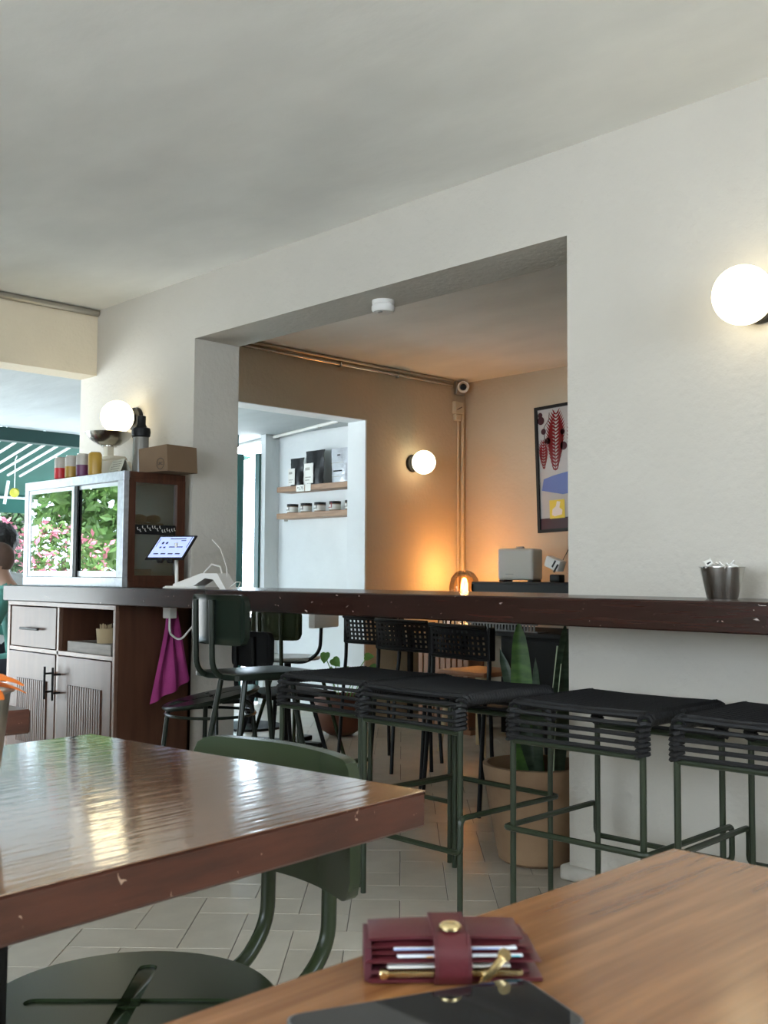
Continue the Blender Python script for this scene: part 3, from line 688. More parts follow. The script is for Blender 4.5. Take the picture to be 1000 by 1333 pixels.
# ------------------------------------------------------------------ varnished table (middle distance)
gt = thing('glossy_table', 'square glossy brown varnished wooden table with thick chipped edge, left foreground', 'table', (-.872, .914, 0), math.radians(6.0))
Wt, Dt = .665, .74
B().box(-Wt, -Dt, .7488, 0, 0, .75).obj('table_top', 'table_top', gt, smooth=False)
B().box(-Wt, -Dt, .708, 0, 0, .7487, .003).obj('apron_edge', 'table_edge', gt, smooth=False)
B().tube([(-Wt / 2, -Dt / 2, .02), (-Wt / 2, -Dt / 2, .708)], .03, 16).obj('pedestal', 'black_soft', gt)
B().lathe([(0, 0), (.21, 0), (.21, .012), (.05, .03), (0, .03)], 32, c=(-Wt / 2, -Dt / 2, 0), cap=False).obj('base', 'black_soft', gt)
# another table beyond, behind the bucket
g2 = thing('wooden_table', 'dark wooden table whose thick corner shows behind the orange flower bucket', 'table', (-1.889, .915, 0), 0)
B().box(-.75, -.7, .705, 0, 0, .75, .003).obj('table_top', 'table_edge', g2, smooth=False)
B().tube([(-.37, -.35, .02), (-.37, -.35, .705)], .03, 14).obj('pedestal', 'black_soft', g2)
B().lathe([(0, 0), (.2, 0), (.2, .012), (.05, .03), (0, .03)], 28, c=(-.37, -.35, 0), cap=False).obj('base', 'black_soft', g2)

# bucket with orange flower/napkins
bk = thing('flower_bucket', 'tall tapered steel bucket on the glossy table at the left edge', 'bucket', (-1.183, .480, .7505))
B().lathe([(0, .001), (.048, 0), (.050, .004), (.062, .118), (.066, .119), (.066, .1215), (.060, .1215), (.047, .006), (0, .005)], 48, cap=False).obj('bucket', mat('ribbed_steel', (.42, .39, .34), .3, .9, bump=.4, bs=10, bd=.003, stretch=(6, 6, .05)), bk)
fl = thing('orange_flower', 'bright orange flower with curled petals sticking out of the steel bucket', 'flower', (-1.170, .493, .862))
B().tube([(0, 0, -.09), (.0, 0, .02)], .003, 6).obj('stem', 'leaf_light', fl)
for i in range(11):
    a = i * 2 * PI / 11 + .2; up = .5 if i % 2 else .15
    def pet(u, v, a=a, up=up):
        L = .062 * u; w = .013 * math.sin(PI * (u * .85 + .1)) * (v - .5) * 2
        z = .02 + up * L * 1.1 - 9 * L * L * (.6 + up)
        return (math.cos(a) * L - math.sin(a) * w, math.sin(a) * L + math.cos(a) * w, z - 25 * w * w)
    B().grid(pet, 8, 4, .001).obj('petal', 'orange', fl)
tag(B().box(-.035, -.0015, -.07, .035, .0015, .026, .0005, Matrix.Rotation(.5, 4, 'Y') @ Matrix.Rotation(.3, 4, 'X')).obj('menu_card', 'paper', loc=(-1.160, .460, .848), smooth=False), 'slanted white card standing in the steel bucket beside the orange flower', 'card')

# ------------------------------------------------------------------ near table with wallet and phone
nt_ = thing('near_table', 'light brown wooden table in the foreground carrying the wallet and phone', 'table', (-.533, .892, 0), math.radians(1.0))
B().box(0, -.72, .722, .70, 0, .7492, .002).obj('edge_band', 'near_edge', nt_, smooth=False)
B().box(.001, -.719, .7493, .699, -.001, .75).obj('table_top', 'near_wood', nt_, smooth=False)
B().tube([(.35, -.36, .02), (.35, -.36, .722)], .03, 14).obj('pedestal', 'black_soft', nt_)
B().lathe([(0, 0), (.2, 0), (.2, .012), (.05, .03), (0, .03)], 28, c=(.35, -.36, 0), cap=False).obj('base', 'black_soft', nt_)

wa = math.atan2(.083, .073)
wl = thing('wallet', 'burgundy leather wallet with cards, gold zip and strap lying on the near table', 'wallet', (-.451, .497, .7502), wa)
# local: x along the long front edge (-.055...+.055), y = away from camera
def slab(x0, x1, y0, y1, z0, z1, sag, m_, name, bevr=.002):
    def f(u, v):
        return (x0 + (x1 - x0) * u, y0 + (y1 - y0) * v, 0)
    b = B(); nx, ny = 14, 4
    top = [[b.b.verts.new((x0 + (x1 - x0) * i / nx, y0 + (y1 - y0) * j / ny, z1 + sag * (1 - (2 * i / nx - 1) ** 2) - (.0018 if i in (0, nx) or j in (0, ny) else 0))) for j in range(ny + 1)] for i in range(nx + 1)]
    bot = [[b.b.verts.new((x0 + (x1 - x0) * i / nx, y0 + (y1 - y0) * j / ny, z0 + sag * .6 * (1 - (2 * i / nx - 1) ** 2) + (.0008 if i in (0, nx) or j in (0, ny) else 0))) for j in range(ny + 1)] for i in range(nx + 1)]
    for i in range(nx):
        for j in range(ny):
            b.b.faces.new((top[i][j], top[i + 1][j], top[i + 1][j + 1], top[i][j + 1])); b.b.faces.new((bot[i][j], bot[i][j + 1], bot[i + 1][j + 1], bot[i + 1][j]))
    for i in range(nx):
        b.b.faces.new((top[i][0], bot[i][0], bot[i + 1][0], top[i + 1][0])); b.b.faces.new((top[i][ny], top[i + 1][ny], bot[i + 1][ny], bot[i][ny]))
    for j in range(ny):
        b.b.faces.new((top[0][j], top[0][j + 1], bot[0][j + 1], bot[0][j])); b.b.faces.new((top[nx][j], bot[nx][j], bot[nx][j + 1], top[nx][j + 1]))
    return b.obj(name, m_, wl, ang=70)
slab(-.052, .056, .000, .050, .000, .0045, 0, 'burgundy', 'bottom_flap')
slab(-.050, .048, .002, .048, .0046, .0092, 0, 'burgundy_dark', 'zip_pouch')
slab(-.053, .055, -.001, .050, .0120, .0150, .0004, 'burgundy', 'pocket_lower')
slab(-.051, .052, .004, .050, .0155, .0180, .0006, 'burgundy', 'pocket_middle')
slab(-.050, .050, .008, .050, .0185, .0205, .0008, 'burgundy', 'pocket_upper')
slab(-.051, .046, .013, .051, .0210, .0250, .0012, 'burgundy', 'top_cover')
slab(-.054, -.050, .003, .050, .000, .0225, 0, 'burgundy_dark', 'spine')
B().box(-.040, -.001, .0098, .036, .046, .0106, .0003).obj('folded_paper', 'paper', wl, smooth=False)
cdm = B().box(-.034, .001, .0153, .044, .045, .0163, .0004).obj('bank_card', 'card_white', wl, smooth=False); cdm.location.z = 0
B().box(-.012, .0006, .0155, -.016, .0011, .0161).obj('orange_print', 'card_orange', cdm, smooth=False); B().box(.030, .0006, .0155, .042, .0011, .0161).obj('teal_print', 'card_teal', cdm, smooth=False)
cd2 = B().box(-.036, .005, .0184, .041, .046, .0194, .0004).obj('bank_card', 'card_white', wl, smooth=False); cd2.location.z = 0
B().box(-.036, .0046, .0190, -.012, .0051, .0194).obj('blue_print', 'card_blue', cd2, smooth=False); B().box(.013, .0046, .0189, .03, .0051, .0193).obj('blue_print', 'card_blue', cd2, smooth=False)
z_ = B()
for i in range(44):
    x = -.040 + i * .0019
    z_.box(x, -.0042, .0056, x + .0012, .0012, .0084, .0003)
z_.obj('zip_teeth', 'gold', wl, smooth=False)['kind'] = 'stuff'
B().box(-.045, -.0048, .0046, -.040, .002, .0094, .0006).obj('zip_stop', 'gold', wl)
pl_ = Matrix.Translation((.024, -.006, .010)) @ Matrix.Rotation(math.radians(-48), 4, 'Y') @ Matrix.Rotation(.1, 4, 'Z')
B().box(-.012, -.0016, -.0026, .010, .0002, .0026, .0012, pl_, 2).lathe([(0, -.0016), (.0042, -.0016), (.0042, .0003), (0, .0003)], 16, c=(0, 0, 0), mtx=pl_ @ Matrix.Translation((.011, 0, 0)) @ Matrix.Rotation(PI / 2, 4, 'X')).obj('zip_puller', 'gold', wl)
B().box(.018, -.005, .005, .027, .0005, .0085, .001).obj('zip_slider', 'gold', wl)
sp_ = B(); pts = fillet([(0, .050, .0275), (0, .008, .0282), (0, -.0055, .021), (0, -.0065, .006), (0, -.003, .0005)], .012, 7)
L_ = [[sp_.b.verts.new((x, p.y, p.z)) for x in (-.0115, -.0105, .0105, .0115)] for p in pts]
fs = [sp_.b.faces.new((L_[i][j], L_[i + 1][j], L_[i + 1][j + 1], L_[i][j + 1])) for i in range(len(L_) - 1) for j in range(3)]
sp_.b.normal_update(); bmesh.ops.solidify(sp_.b, geom=fs, thickness=.0016)
sp_.obj('strap', 'burgundy', wl, ang=60)
stt = B()
for x in (-.0100, .0100):
    stt.tube([(x, p.y - .0006, p.z + .0004) for p in pts], .0003, 4)
stt.obj('strap_stitching', 'burgundy_dark', wl)
B().lathe([(0, 0), (.0070, 0), (.0070, .0016), (.0060, .0026), (.0052, .0018), (.004, .0026), (0, .0028)], 32, c=(0, .014, .0290), cap=False).obj('gold_stud', 'gold', wl)
wl.location.z = .7503

pa = math.atan2(.139, .053)
ph = thing('phone', 'black smartphone lying face up in front of the wallet on the near table', 'phone', (-.408, .436, .7505), pa)
pm = rr_pts(.152, .073, .010, 6)
B().poly([(x, y, 0) for x, y in pm], (0, 0, .0078)).obj('body', 'phone_case', ph, smooth=False)
pm = rr_pts(.149, .070, .009, 6)
B().poly([(x, y, .0079) for x, y in pm], (0, 0, .0004)).obj('screen_glass', 'phone_glass', ph, smooth=False)

# ------------------------------------------------------------------ counter-height green chair at the left of the row
ch = thing('counter_chair', 'dark green tall metal chair with plate back, left of the rope stools', 'chair', (-3.135, 2.40, 0), math.radians(-4))
plate(.36, .175, .03, .01, .035, .845, -.20, 'black_green', ch)
fr = B()
for sx in (-1, 1): fr.tube(fillet([(-.03 + sx * .055, -.222, .915), (-.03 + sx * .055, -.215, .64), (-.03 + sx * .06, .10, .625)], .07, 7), .0105, 12)
fr.obj('back_tubes', 'black_green', ch)
B().box(-.16, -.18, .632, .125, .19, .655, .02, seg=3).obj('seat', 'black_green', ch)
for sx in (-1, 1):
    for sy in (-1, 1): B().tube([(-.02 + sx * .08, sy * .10, .630), (-.02 + sx * .13, sy * .20, .0)], .0105, 10).obj('leg', 'black_green', ch)
B().tube(fillet([(-.133, -.165, .22), (.093, -.165, .22), (.093, .165, .22), (-.133, .165, .22)], .02, 4, True), .008, 8, closed=True).obj('stretcher', 'black_green', ch)
# round stools beside it
def round_stool(label, loc, rot, z, r):
    t = thing('round_stool', label, 'stool', loc, rot, 'round-seated green stools by the cabinet')
    boolean_seat(r, .02, r * 1.35, .018, 'black_green', t, z)
    for k in range(4):
        a = PI / 4 + k * PI / 2; c, s_ = math.cos(a), math.sin(a)
        B().tube(fillet([(c * .05, s_ * .05, z - .028), (c * (r - .035), s_ * (r - .035), z - .028), (c * (r + .015), s_ * (r + .015), 0)], .04, 5), .0105, 10).obj('leg', 'black_green', t)
    B().tube([((r - .02) * math.cos(a), (r - .02) * math.sin(a), z - .075) for a in [2 * PI * k / 28 for k in range(28)]], .007, 6, closed=True).obj('footrest_ring', 'black_green', t)
    return t
rs = round_stool('round-seated dark green stool in front of the pink towel', (-3.90, 2.72, 0), .3, .475, .215)
kids_of(rs)
for o in KIDS[rs.name]:
    if o.name.startswith('seat'): o.rotation_euler = Euler((math.radians(7), math.radians(-9), 0))

# ------------------------------------------------------------------ inner room furniture
def simple_plate_chair(label, loc, rot, m_='black_green', z=.45, bz=.74):
    t = thing('inner_chair', label, 'chair', loc, rot, 'metal chairs in the inner room')
    plate(.36, .17, .035, .01, .035, bz, -.2, m_, t)
    fr = B()
    for sx in (-1, 1): fr.tube(fillet([(sx * .08, -.222, bz + .06), (sx * .08, -.21, z), (sx * .1, .12, z - .02)], .06, 6), .011, 10)
    fr.obj('back_tubes', m_, t)
    B().box(-.19, -.18, z - .012, .19, .20, z + .01, .015, seg=3).obj('seat', m_, t)
    for sx in (-1, 1):
        for sy in (-1, 1): B().tube([(sx * .10, sy * .10, z - .014), (sx * .19, sy * .19, 0)], .0105, 8).obj('leg', m_, t)
    return t
simple_plate_chair('dark green plate-back chair just beyond the counter, right of the counter-height chair', (-4.60, 3.78, 0), .15, 'green_metal')
bc = simple_plate_chair('black plate-back chair directly behind the counter-height green chair', (-4.13, 3.30, 0), -.1, 'black_soft', .43, .65)

def perf_chair(label, loc, rot):
    t = thing('perforated_chair', label, 'chair', loc, rot, 'black chairs with perforated backs')
    b = B(); w, h, z0 = .37, .125, .655; nx, nz = 12, 5
    def P(u, v, o): x = (u - .5) * w; return Vector((x, -.19 + .5 * x * x - o - .12 * (v) * .15, z0 + h * v))
    for side in (0, .004):
        V = [[b.b.verts.new(P(i / (nx * 2 + 1), j / (nz * 2 + 1), side)) for j in range(nz * 2 + 2)] for i in range(nx * 2 + 2)]
        for i in range(nx * 2 + 1):
            for j in range(nz * 2 + 1):
                if i % 2 == 1 and j % 2 == 1: continue
                b.b.faces.new((V[i][j], V[i + 1][j], V[i + 1][j + 1], V[i][j + 1]))
    b.box(-w / 2 - .012, -.185 + .5 * w * w / 4 - .02, z0 - .01, -w / 2 + .004, -.165 + .5 * w * w / 4, z0 + h + .008, .005)
    b.box(w / 2 - .004, -.185 + .5 * w * w / 4 - .02, z0 - .01, w / 2 + .012, -.165 + .5 * w * w / 4, z0 + h + .008, .005)
    b.tube([P(k / 8, 1, .006) + Vector((0, 0, .006)) for k in range(9)], .010, 8)
    b.tube([P(k / 8, 0, .006) - Vector((0, 0, .004)) for k in range(9)], .008, 8)
    b.obj('backrest', 'black', t, smooth=False)
    fr = B()
    for sx in (-1, 1):
        fr.tube(fillet([(sx * w / 2, -.175, z0 + h), (sx * w / 2, -.175, z0 - .08), (sx * w / 2 * .96, -.20, .44), (sx * w / 2, -.235, 0)], .05, 5), .0095, 8)
    fr.obj('rear_legs', 'black', t)
    for sx in (-1, 1): B().tube([(sx * .17, .16, .43), (sx * .185, .19, 0)], .0095, 8).obj('leg', 'black', t)
    B().box(-.19, -.19, .43, .19, .19, .448, .012, seg=2).obj('seat', 'black', t)
    return t
pc = perf_chair('', (-3.515, 3.86, 0), 0)
pc.location = (-3.10, 3.66, 0); pc.rotation_euler = (0, 0, -.12); pc['label'] = 'black chair with perforated back, nearest of the three beyond the counter'
dup(pc, (-3.62, 3.82, 0), -.05, 'black chair with perforated back, middle one of the three beyond the counter')
dup(pc, (-4.10, 4.04, 0), .1, 'black chair with perforated back, farthest of the three, against the pale terrace wall')

# shelving console with purifier, lamp
cs = thing('console', 'black console shelf unit against the warm back wall of the inner room', 'console', (-5.33, 5.45, 0))
B().box(.55, 0, .955, 2.4, .5, .970, .002).box(.55, .0, .895, 2.4, .02, .955).box(.55, 0, .651, .57, .5, .955).obj('upper_shelf', 'black', cs, smooth=False)
B().box(0, -.12, .622, 2.4, .58, .650, .003).obj('lower_shelf', 'black_soft', cs, smooth=False)
for y in (-.08, .5): B().box(.02, y, 0, .05, y + .03, .622).obj('leg', 'black_soft', cs, smooth=False)
B().box(.86, -.06, .0, 2.38, .52, .621).obj('carcass', 'black_soft', cs, smooth=False)
for x in (.88, 1.39, 1.88): B().box(x, -.08, .06, x + .48, -.0605, .60, .002).obj('door', 'black_soft', cs, smooth=False)
pf = thing('air_purifier', 'boxy grey-white appliance with a small top knob on the black console', 'appliance', (-4.56, 5.70, .9705), math.radians(16))
B().box(-.13, -.09, .012, .13, .09, .225, .02, seg=3).obj('casing', 'purifier', pf)
B().box(-.02, -.03, .225, .03, .01, .24, .004).obj('knob', 'galv', pf)
B().box(-.07, -.0912, .048, -.01, -.0902, .054).obj('small_logo', 'galv', pf, smooth=False)
B().box(-.12, -.08, 0, -.09, .08, .012).box(.09, -.08, 0, .12, .08, .012).obj('feet', 'black', pf, smooth=False)
lp = thing('table_lamp', 'lit amber glass dome lamp with a glowing bulb in the corner of the inner room', 'lamp', (-5.075, 5.71, .6505))
B().lathe([(0, 0), (.075, 0), (.08, .01), (.03, .03), (.018, .05), (.03, .08), (.018, .11), (.018, .17), (0, .175)], 24, cap=False).obj('base', 'steel', lp)
dm = B().lathe([(.092, .17), (.106, .22), (.110, .28), (.098, .34), (.07, .378), (.035, .396), (0, .40)], 36, cap=False); bmesh.ops.solidify(dm.b, geom=dm.b.faces[:], thickness=.0025)
dm.obj('glass_dome', 'amber_glass', lp)
B().lathe([(0, .20), (.022, .20), (.026, .24), (.026, .30), (.016, .335), (0, .345)], 20, cap=False).obj('bulb', 'filament', lp)
ld = bpy.data.lights.new('lamp_light', 'POINT'); ld.energy = 17; ld.color = (1, .56, .22); ld.shadow_soft_size = .03
lo = bpy.data.objects.new('lamp_light', ld); C.objects.link(lo); lo.parent = lp; lo.location = (0, 0, .375)
for k, (x, y) in enumerate(((-5.02, 5.42), (-4.94, 5.38), (-4.87, 5.42))):
    o = B().lathe([(0, .002), (.03, 0), (.032, .05), (.036, .075), (.033, .075), (.029, .05), (.026, .004), (0, .004)], 18, cap=False).obj('drinking_glass', 'glass', loc=(x, y, .651))
    tag(o, 'small clear drinking glass on the black lower shelf, ' + ['left one', 'middle one', 'right one'][k] + ' of three', 'glass', 'glasses on the lower shelf')
bs = thing('wire_basket', 'grey perforated metal tray on the black lower shelf', 'tray', (-4.45, 5.40, .6505))
b = B()
for i in range(22): b.box(-.28 + i * .026, -.04, .01, -.28 + i * .026 + .014, -.037, .045)
b.box(-.3, -.041, .045, .3, -.036, .058).box(-.3, -.041, 0, .3, -.036, .01).box(-.3, -.04, 0, .3, .08, .004); b.obj('tray', 'dark_grey', bs, smooth=False)
cl = thing('clip_lamp', 'small white and black device with cable on the console at the pier edge', 'device', (-4.20, 5.62, .9705))
B().box(-.03, -.03, 0, .05, .03, .05, .008, seg=2).obj('stand', 'black', cl)
B().box(-.06, -.035, 0, .06, .035, .075, .012, Matrix.Translation((-.02, 0, .085)) @ Matrix.Rotation(.35, 4, 'Y'), 2).obj('body', 'white', cl)
B().box(.0, -.037, .02, .012, -.034, .07, 0, Matrix.Translation((-.02, 0, .085)) @ Matrix.Rotation(.6, 4, 'Y')).box(.03, -.037, .0, .042, -.034, .06, 0, Matrix.Translation((-.02, 0, .085)) @ Matrix.Rotation(.6, 4, 'Y')).obj('black_stripes', 'black', cl, smooth=False)
B().tube([(.02, .03, .12), (.05, .1, .25), (.05, .38, .36)], .003, 5).obj('cable', 'black', cl)
# framed botanical picture
pc_ = thing('framed_picture', 'tall black-framed print of dark red plants hanging slightly crooked on the back wall', 'picture', (-4.66, 6.049, 1.315))
tilt = Matrix.Rotation(math.radians(-2.0), 4, 'Y')
PW, PH = .62, .90
B().box(0, -.025, 0, PW, 0, .022, 0, tilt).box(0, -.025, PH - .022, PW, 0, PH, 0, tilt).box(0, -.025, .022, .022, 0, PH - .022, 0, tilt).box(PW - .022, -.025, .022, PW, 0, PH - .022, 0, tilt).obj('frame', 'black', pc_, smooth=False)
B().box(.022, -.012, .022, PW - .022, -.004, PH - .022, 0, tilt).obj('print', 'art_bg', pc_, smooth=False)
pr_ = B()
def frond(b, x, z, L, W_, n, lean=0):
    for i in range(n):
        q = i / n; zz = z + L * q; ww = W_ * math.sin(PI * (.12 + .8 * q))
        for sx in (-1, 1):
            b.poly([(x + lean * q, -.0125, zz), (x + lean * q + sx * ww, -.0125, zz + ww * .75 + .012), (x + lean * q + sx * ww * .6, -.0125, zz + ww * .15 - .004), (x + lean * q, -.0125, zz - .008)], (0, -.0008, 0), tilt)
    b.box(x - .003, -.0134, z, x + .003, -.0124, z + L, 0, tilt)
frond(pr_, .165, .44, .42, .085, 17, .02); frond(pr_, .065, .46, .20, .045, 10, 0); frond(pr_, .33, .45, .38, .06, 15); frond(pr_, .48, .5, .3, .05, 12)
pr_.obj('red_fronds', 'art_red', pc_, smooth=False)
dk = B()
for (x, z, r) in ((.05, .80, .03), (.07, .72, .022), (.045, .84, .02), (.105, .65, .024), (.24, .60, .03), (.235, .70, .02)):
    dk.lathe([(0, 0), (r, 0), (r, .0008), (0, .0008)], 14, mtx=tilt @ Matrix.Translation((x, -.0125, z)) @ Matrix.Rotation(PI / 2, 4, 'X'))
dk.tube([tilt @ Vector(p) for p in ((.08, -.0125, .62), (.075, -.0125, .75), (.12, -.0125, .80), (.125, -.0125, .85))], .003, 4); dk.obj('dark_buds', 'art_dark', pc_, smooth=False)
B().poly([(.04, -.0125, .30), (.22, -.0125, .26), (.5, -.0125, .28), (.5, -.0125, .40), (.3, -.0125, .42), (.15, -.0125, .40), (.06, -.0125, .38)], (0, -.0006, 0), tilt).obj('blue_field', 'art_blue', pc_, smooth=False)  # blue reflection in the picture glass, painted on as a flat patch
B().box(.022, -.0133, .022, PW - .022, -.0125, .10, 0, tilt).obj('dark_foot', 'art_dark', pc_, smooth=False)
ynote = B().box(.105, -.016, .095, .235, -.0145, .225, 0, tilt).obj('yellow_note', 'paper_yellow', pc_, smooth=False)
B().poly([(.125, -.0162, .12), (.15, -.0162, .11), (.21, -.0162, .12), (.215, -.0162, .15), (.19, -.0162, .17), (.20, -.0162, .21), (.17, -.0162, .215), (.16, -.0162, .18), (.13, -.0162, .16)], (0, -.0005, 0), tilt).obj('white_shape', 'paper', ynote, smooth=False)
# wooden crate / slatted box and stool legs seen under the counter
cr = thing('slatted_crate', 'orange-brown slatted wooden crate under the black console', 'crate', (-4.72, 5.10, .0))
for k in range(9): B().box(-.22 + k * .05, 0, .03, -.22 + k * .05 + .038, .012, .50, .002).obj('slat', 'wicker', cr, smooth=False)
B().box(-.23, .012, .0, .23, .14, .03).box(-.23, .012, .47, .23, .14, .50).box(-.23, .128, .03, .23, .14, .47).obj('body', 'wicker', cr, smooth=False)
ws = thing('wooden_stool', 'pale wooden stool with round tapered legs beyond the perforated chairs', 'stool', (-4.05, 4.70, 0))
B().box(-.18, -.18, .44, .18, .18, .47, .015, seg=2).obj('seat', 'wicker', ws)
for sx in (-1, 1):
    for sy in (-1, 1): B().tube([(sx * .12, sy * .12, .445), (sx * .17, sy * .17, 0)], [.02, .013], 10).obj('leg', 'straw', ws)

# ---- plants
def leaf_blade(b, base, tip, w, bend, twist, n=10):
    base = Vector(base); tip = Vector(tip); d = tip - base; side = Vector((math.cos(twist), math.sin(twist), 0)); up = d.normalized(); nrm = side.cross(up).normalized()
    rows = []
    for i in range(n + 1):
        q = i / n; c = base + d * q + nrm * bend * math.sin(PI * q * .5) * q
        ww = w * (.55 + .6 * math.sin(PI * min(1, q * .9 + .12))) * (1 if q < .84 else max(0.02, 1 - ((q - .84) / .16) ** 2.2)) * .8
        rows.append([b.b.verts.new(c + side * (k * ww) + nrm * (abs(k) * ww * .25)) for k in (-1, -.5, 0, .5, 1)])
    fs = [b.b.faces.new((rows[i][j], rows[i][j + 1], rows[i + 1][j + 1], rows[i + 1][j])) for i in range(n) for j in range(4)]
    bmesh.ops.solidify(b.b, geom=fs, thickness=.003)
sn = thing('snake_plant', 'snake plant in a pale terracotta pot standing in the opening by the right pier', 'potted plant', (-2.375, 3.055, 0))
B().lathe([(0, 0), (.115, 0), (.132, .012), (.150, .10), (.172, .22), (.188, .325), (.188, .340), (.172, .342), (.166, .325), (.150, .27), (0, .27)], 48, cap=False).obj('pot', 'terracotta_pale', sn)
B().lathe([(0, .285), (.155, .275), (.155, .26), (0, .26)], 32, cap=False).obj('soil', 'soil', sn)
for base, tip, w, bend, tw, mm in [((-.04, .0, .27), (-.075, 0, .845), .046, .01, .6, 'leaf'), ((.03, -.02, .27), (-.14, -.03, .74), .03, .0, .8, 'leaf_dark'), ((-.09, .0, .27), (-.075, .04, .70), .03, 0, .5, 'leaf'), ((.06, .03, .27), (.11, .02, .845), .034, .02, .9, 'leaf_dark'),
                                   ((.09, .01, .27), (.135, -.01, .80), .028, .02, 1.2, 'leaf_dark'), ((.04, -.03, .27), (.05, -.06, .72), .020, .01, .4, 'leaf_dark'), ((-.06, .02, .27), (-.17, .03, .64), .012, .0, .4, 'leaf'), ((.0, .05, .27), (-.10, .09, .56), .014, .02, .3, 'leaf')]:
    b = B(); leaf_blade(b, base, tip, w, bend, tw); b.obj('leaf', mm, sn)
pe = B()
for k in range(10):
    q = k / 9
    pe.b.verts.new((0, 0, 0)) if False else None
pe.tube([(.052, .012, .30), (.065, .005, .45), (.08, .0, .62), (.098, .0, .76)], .0035, 5).tube([(.083, -.008, .30), (.10, -.012, .5), (.125, -.016, .70)], .0025, 5).obj('pale_leaf_edges', 'leaf_pale', sn)
bp = thing('bowl_planter', 'round brown terracotta bowl planter with trailing leaves on the inner room floor', 'potted plant', (-5.06, 4.52, 0))
B().lathe([(0, 0), (.07, .004), (.13, .04), (.172, .12), (.178, .19), (.165, .25), (.155, .25), (.165, .19), (.12, .17), (0, .17)], 40, cap=False).obj('pot', 'terracotta', bp)
B().lathe([(0, .215), (.16, .21), (.16, .19), (0, .19)], 24, cap=False).obj('soil', 'soil', bp)
def heart(b, c, s_, n, up):
    mt = Matrix.Translation(c) @ Vector(n).to_track_quat('Z', 'Y').to_matrix().to_4x4() @ Matrix.Rotation(up, 4, 'Z')
    pts = [(0, -1, 0), (.35, -.6, .03), (.6, -.1, .05), (.55, .3, .03), (.28, .48, 0), (0, .38, 0), (-.28, .48, 0), (-.55, .3, .03), (-.6, -.1, .05), (-.35, -.6, .03)]
    vs = [b.b.verts.new(mt @ (Vector(p) * s_)) for p in pts]; cv = b.b.verts.new(mt @ Vector((0, 0, -.02 * s_)))
    for i in range(len(vs)): b.b.faces.new((vs[i], vs[(i + 1) % len(vs)], cv))
for i, (x, y, z, s_) in enumerate([(-.04, -.10, .50, .055), (.03, -.08, .47, .055), (.19, .05, .50, .045), (.02, 0, .40, .05), (-.1, 0, .38, .05), (.10, .02, .36, .05), (.24, .06, .44, .035)]):
    b = B(); b.tube([(x * .3, y * .3, .21), (x * .6, y * .6, z * .8), (x, y, z)], .003, 5); b.obj('stem', 'leaf_light', bp)
    b = B(); heart(b, (x, y, z), s_, (.5, -.75, .5), i * .8); b.obj('leaf', 'leaf_light', bp, smooth=False)

# ------------------------------------------------------------------ terrace nook: shelves, bags, jars, french doors
def wall_shelf(z, label, x0=-6.50):
    t = thing('wall_shelf', label, 'shelf', (0, 0, 0), 0, 'wooden shelves on the terrace wall')
    B().box(x0, 5.12, z - .042, -5.60, 5.269, z, .003).obj('board', 'shelf_wood', t, smooth=False)
    return t
s1 = wall_shelf(1.688, 'upper wooden wall shelf carrying coffee bags')
wall_shelf(1.482, 'lower wooden wall shelf carrying small jars')
B().box(-6.26, 5.1185, 1.640, -6.165, 5.1195, 1.690).obj('price_tag', 'paper', s1, smooth=False); B().box(-6.155, 5.1185, 1.640, -6.09, 5.1195, 1.695).obj('price_tag', 'paper', s1, smooth=False)
tg_ = text('tag_text', '*1.75', .034, 'ink', s1, (-6.212, 5.1182, 1.664), (PI / 2, 0, 0))
def bag(x, y, z, w, h, m_, label, lab=True, rot=0):
    t = thing('coffee_bag', label, 'coffee bag', (x, y, z), rot, 'coffee bags on the upper shelf')
    b = B(); nx, nz = 8, 10; R2 = []
    for side in (-1, 1):
        V = []
        for i in range(nx + 1):
            col = []
            for j in range(nz + 1):
                u = i / nx * 2 - 1; v = j / nz
                d = .032 * (1 - v ** 2.2) * (1 - abs(u) ** 3) + .0015
                ww = w / 2 * (1 - .06 * math.sin(v * 5)) * (1 + (.06 if v > .9 else 0))
                col.append(b.b.verts.new((u * ww + .002 * math.sin(j * 2.1), side * d + .003 * math.sin(u * 5 + v * 7), h * v)))
            V.append(col)
        for i in range(nx):
            for j in range(nz): b.b.faces.new((V[i][j], V[i + 1][j], V[i + 1][j + 1], V[i][j + 1]))
        R2.append(V)
    A, D = R2
    for j in range(nz): b.b.faces.new((A[0][j], A[0][j + 1], D[0][j + 1], D[0][j])); b.b.faces.new((A[nx][j], D[nx][j], D[nx][j + 1], A[nx][j + 1]))
    for i in range(nx): b.b.faces.new((A[i][0], D[i][0], D[i + 1][0], A[i + 1][0])); b.b.faces.new((A[i][nz], A[i + 1][nz], D[i + 1][nz], D[i][nz]))
    b.obj('pouch', m_, t)
    if lab:
        B().box(-w * .40, -.040, h * .04, w * .12, -.0385, h * .62).obj('paper_label', 'paper', t, smooth=False)
        B().box(-w * .34, -.0408, h * .42, -w * .08, -.0402, h * .50).box(-w * .34, -.0408, h * .2, -w * .02, -.0402, h * .23).box(-w * .34, -.0408, h * .12, -w * .1, -.0402, h * .15).obj('label_print', 'galv', t, smooth=False)['kind'] = 'stuff'
    else:
        B().box(-w * .22, -.0375, h * .30, w * .25, -.0365, h * .34).obj('black_bar', 'ink', t, smooth=False)
        B().box(-w * .06, -.029, h * .76, w * .10, -.028, h * .80).obj('small_mark', 'ink', t, smooth=False)
        B().box(-w * .35, -.036, h * .55, w * .3, -.035, h * .565).box(-w * .35, -.0375, h * .15, w * .25, -.0365, h * .165).obj('grey_lines', 'galv', t, smooth=False)
    return t
bag(-6.30, 5.16, 1.6885, .15, .215, 'bag_black', 'smaller black coffee bag with a white label on the upper shelf')
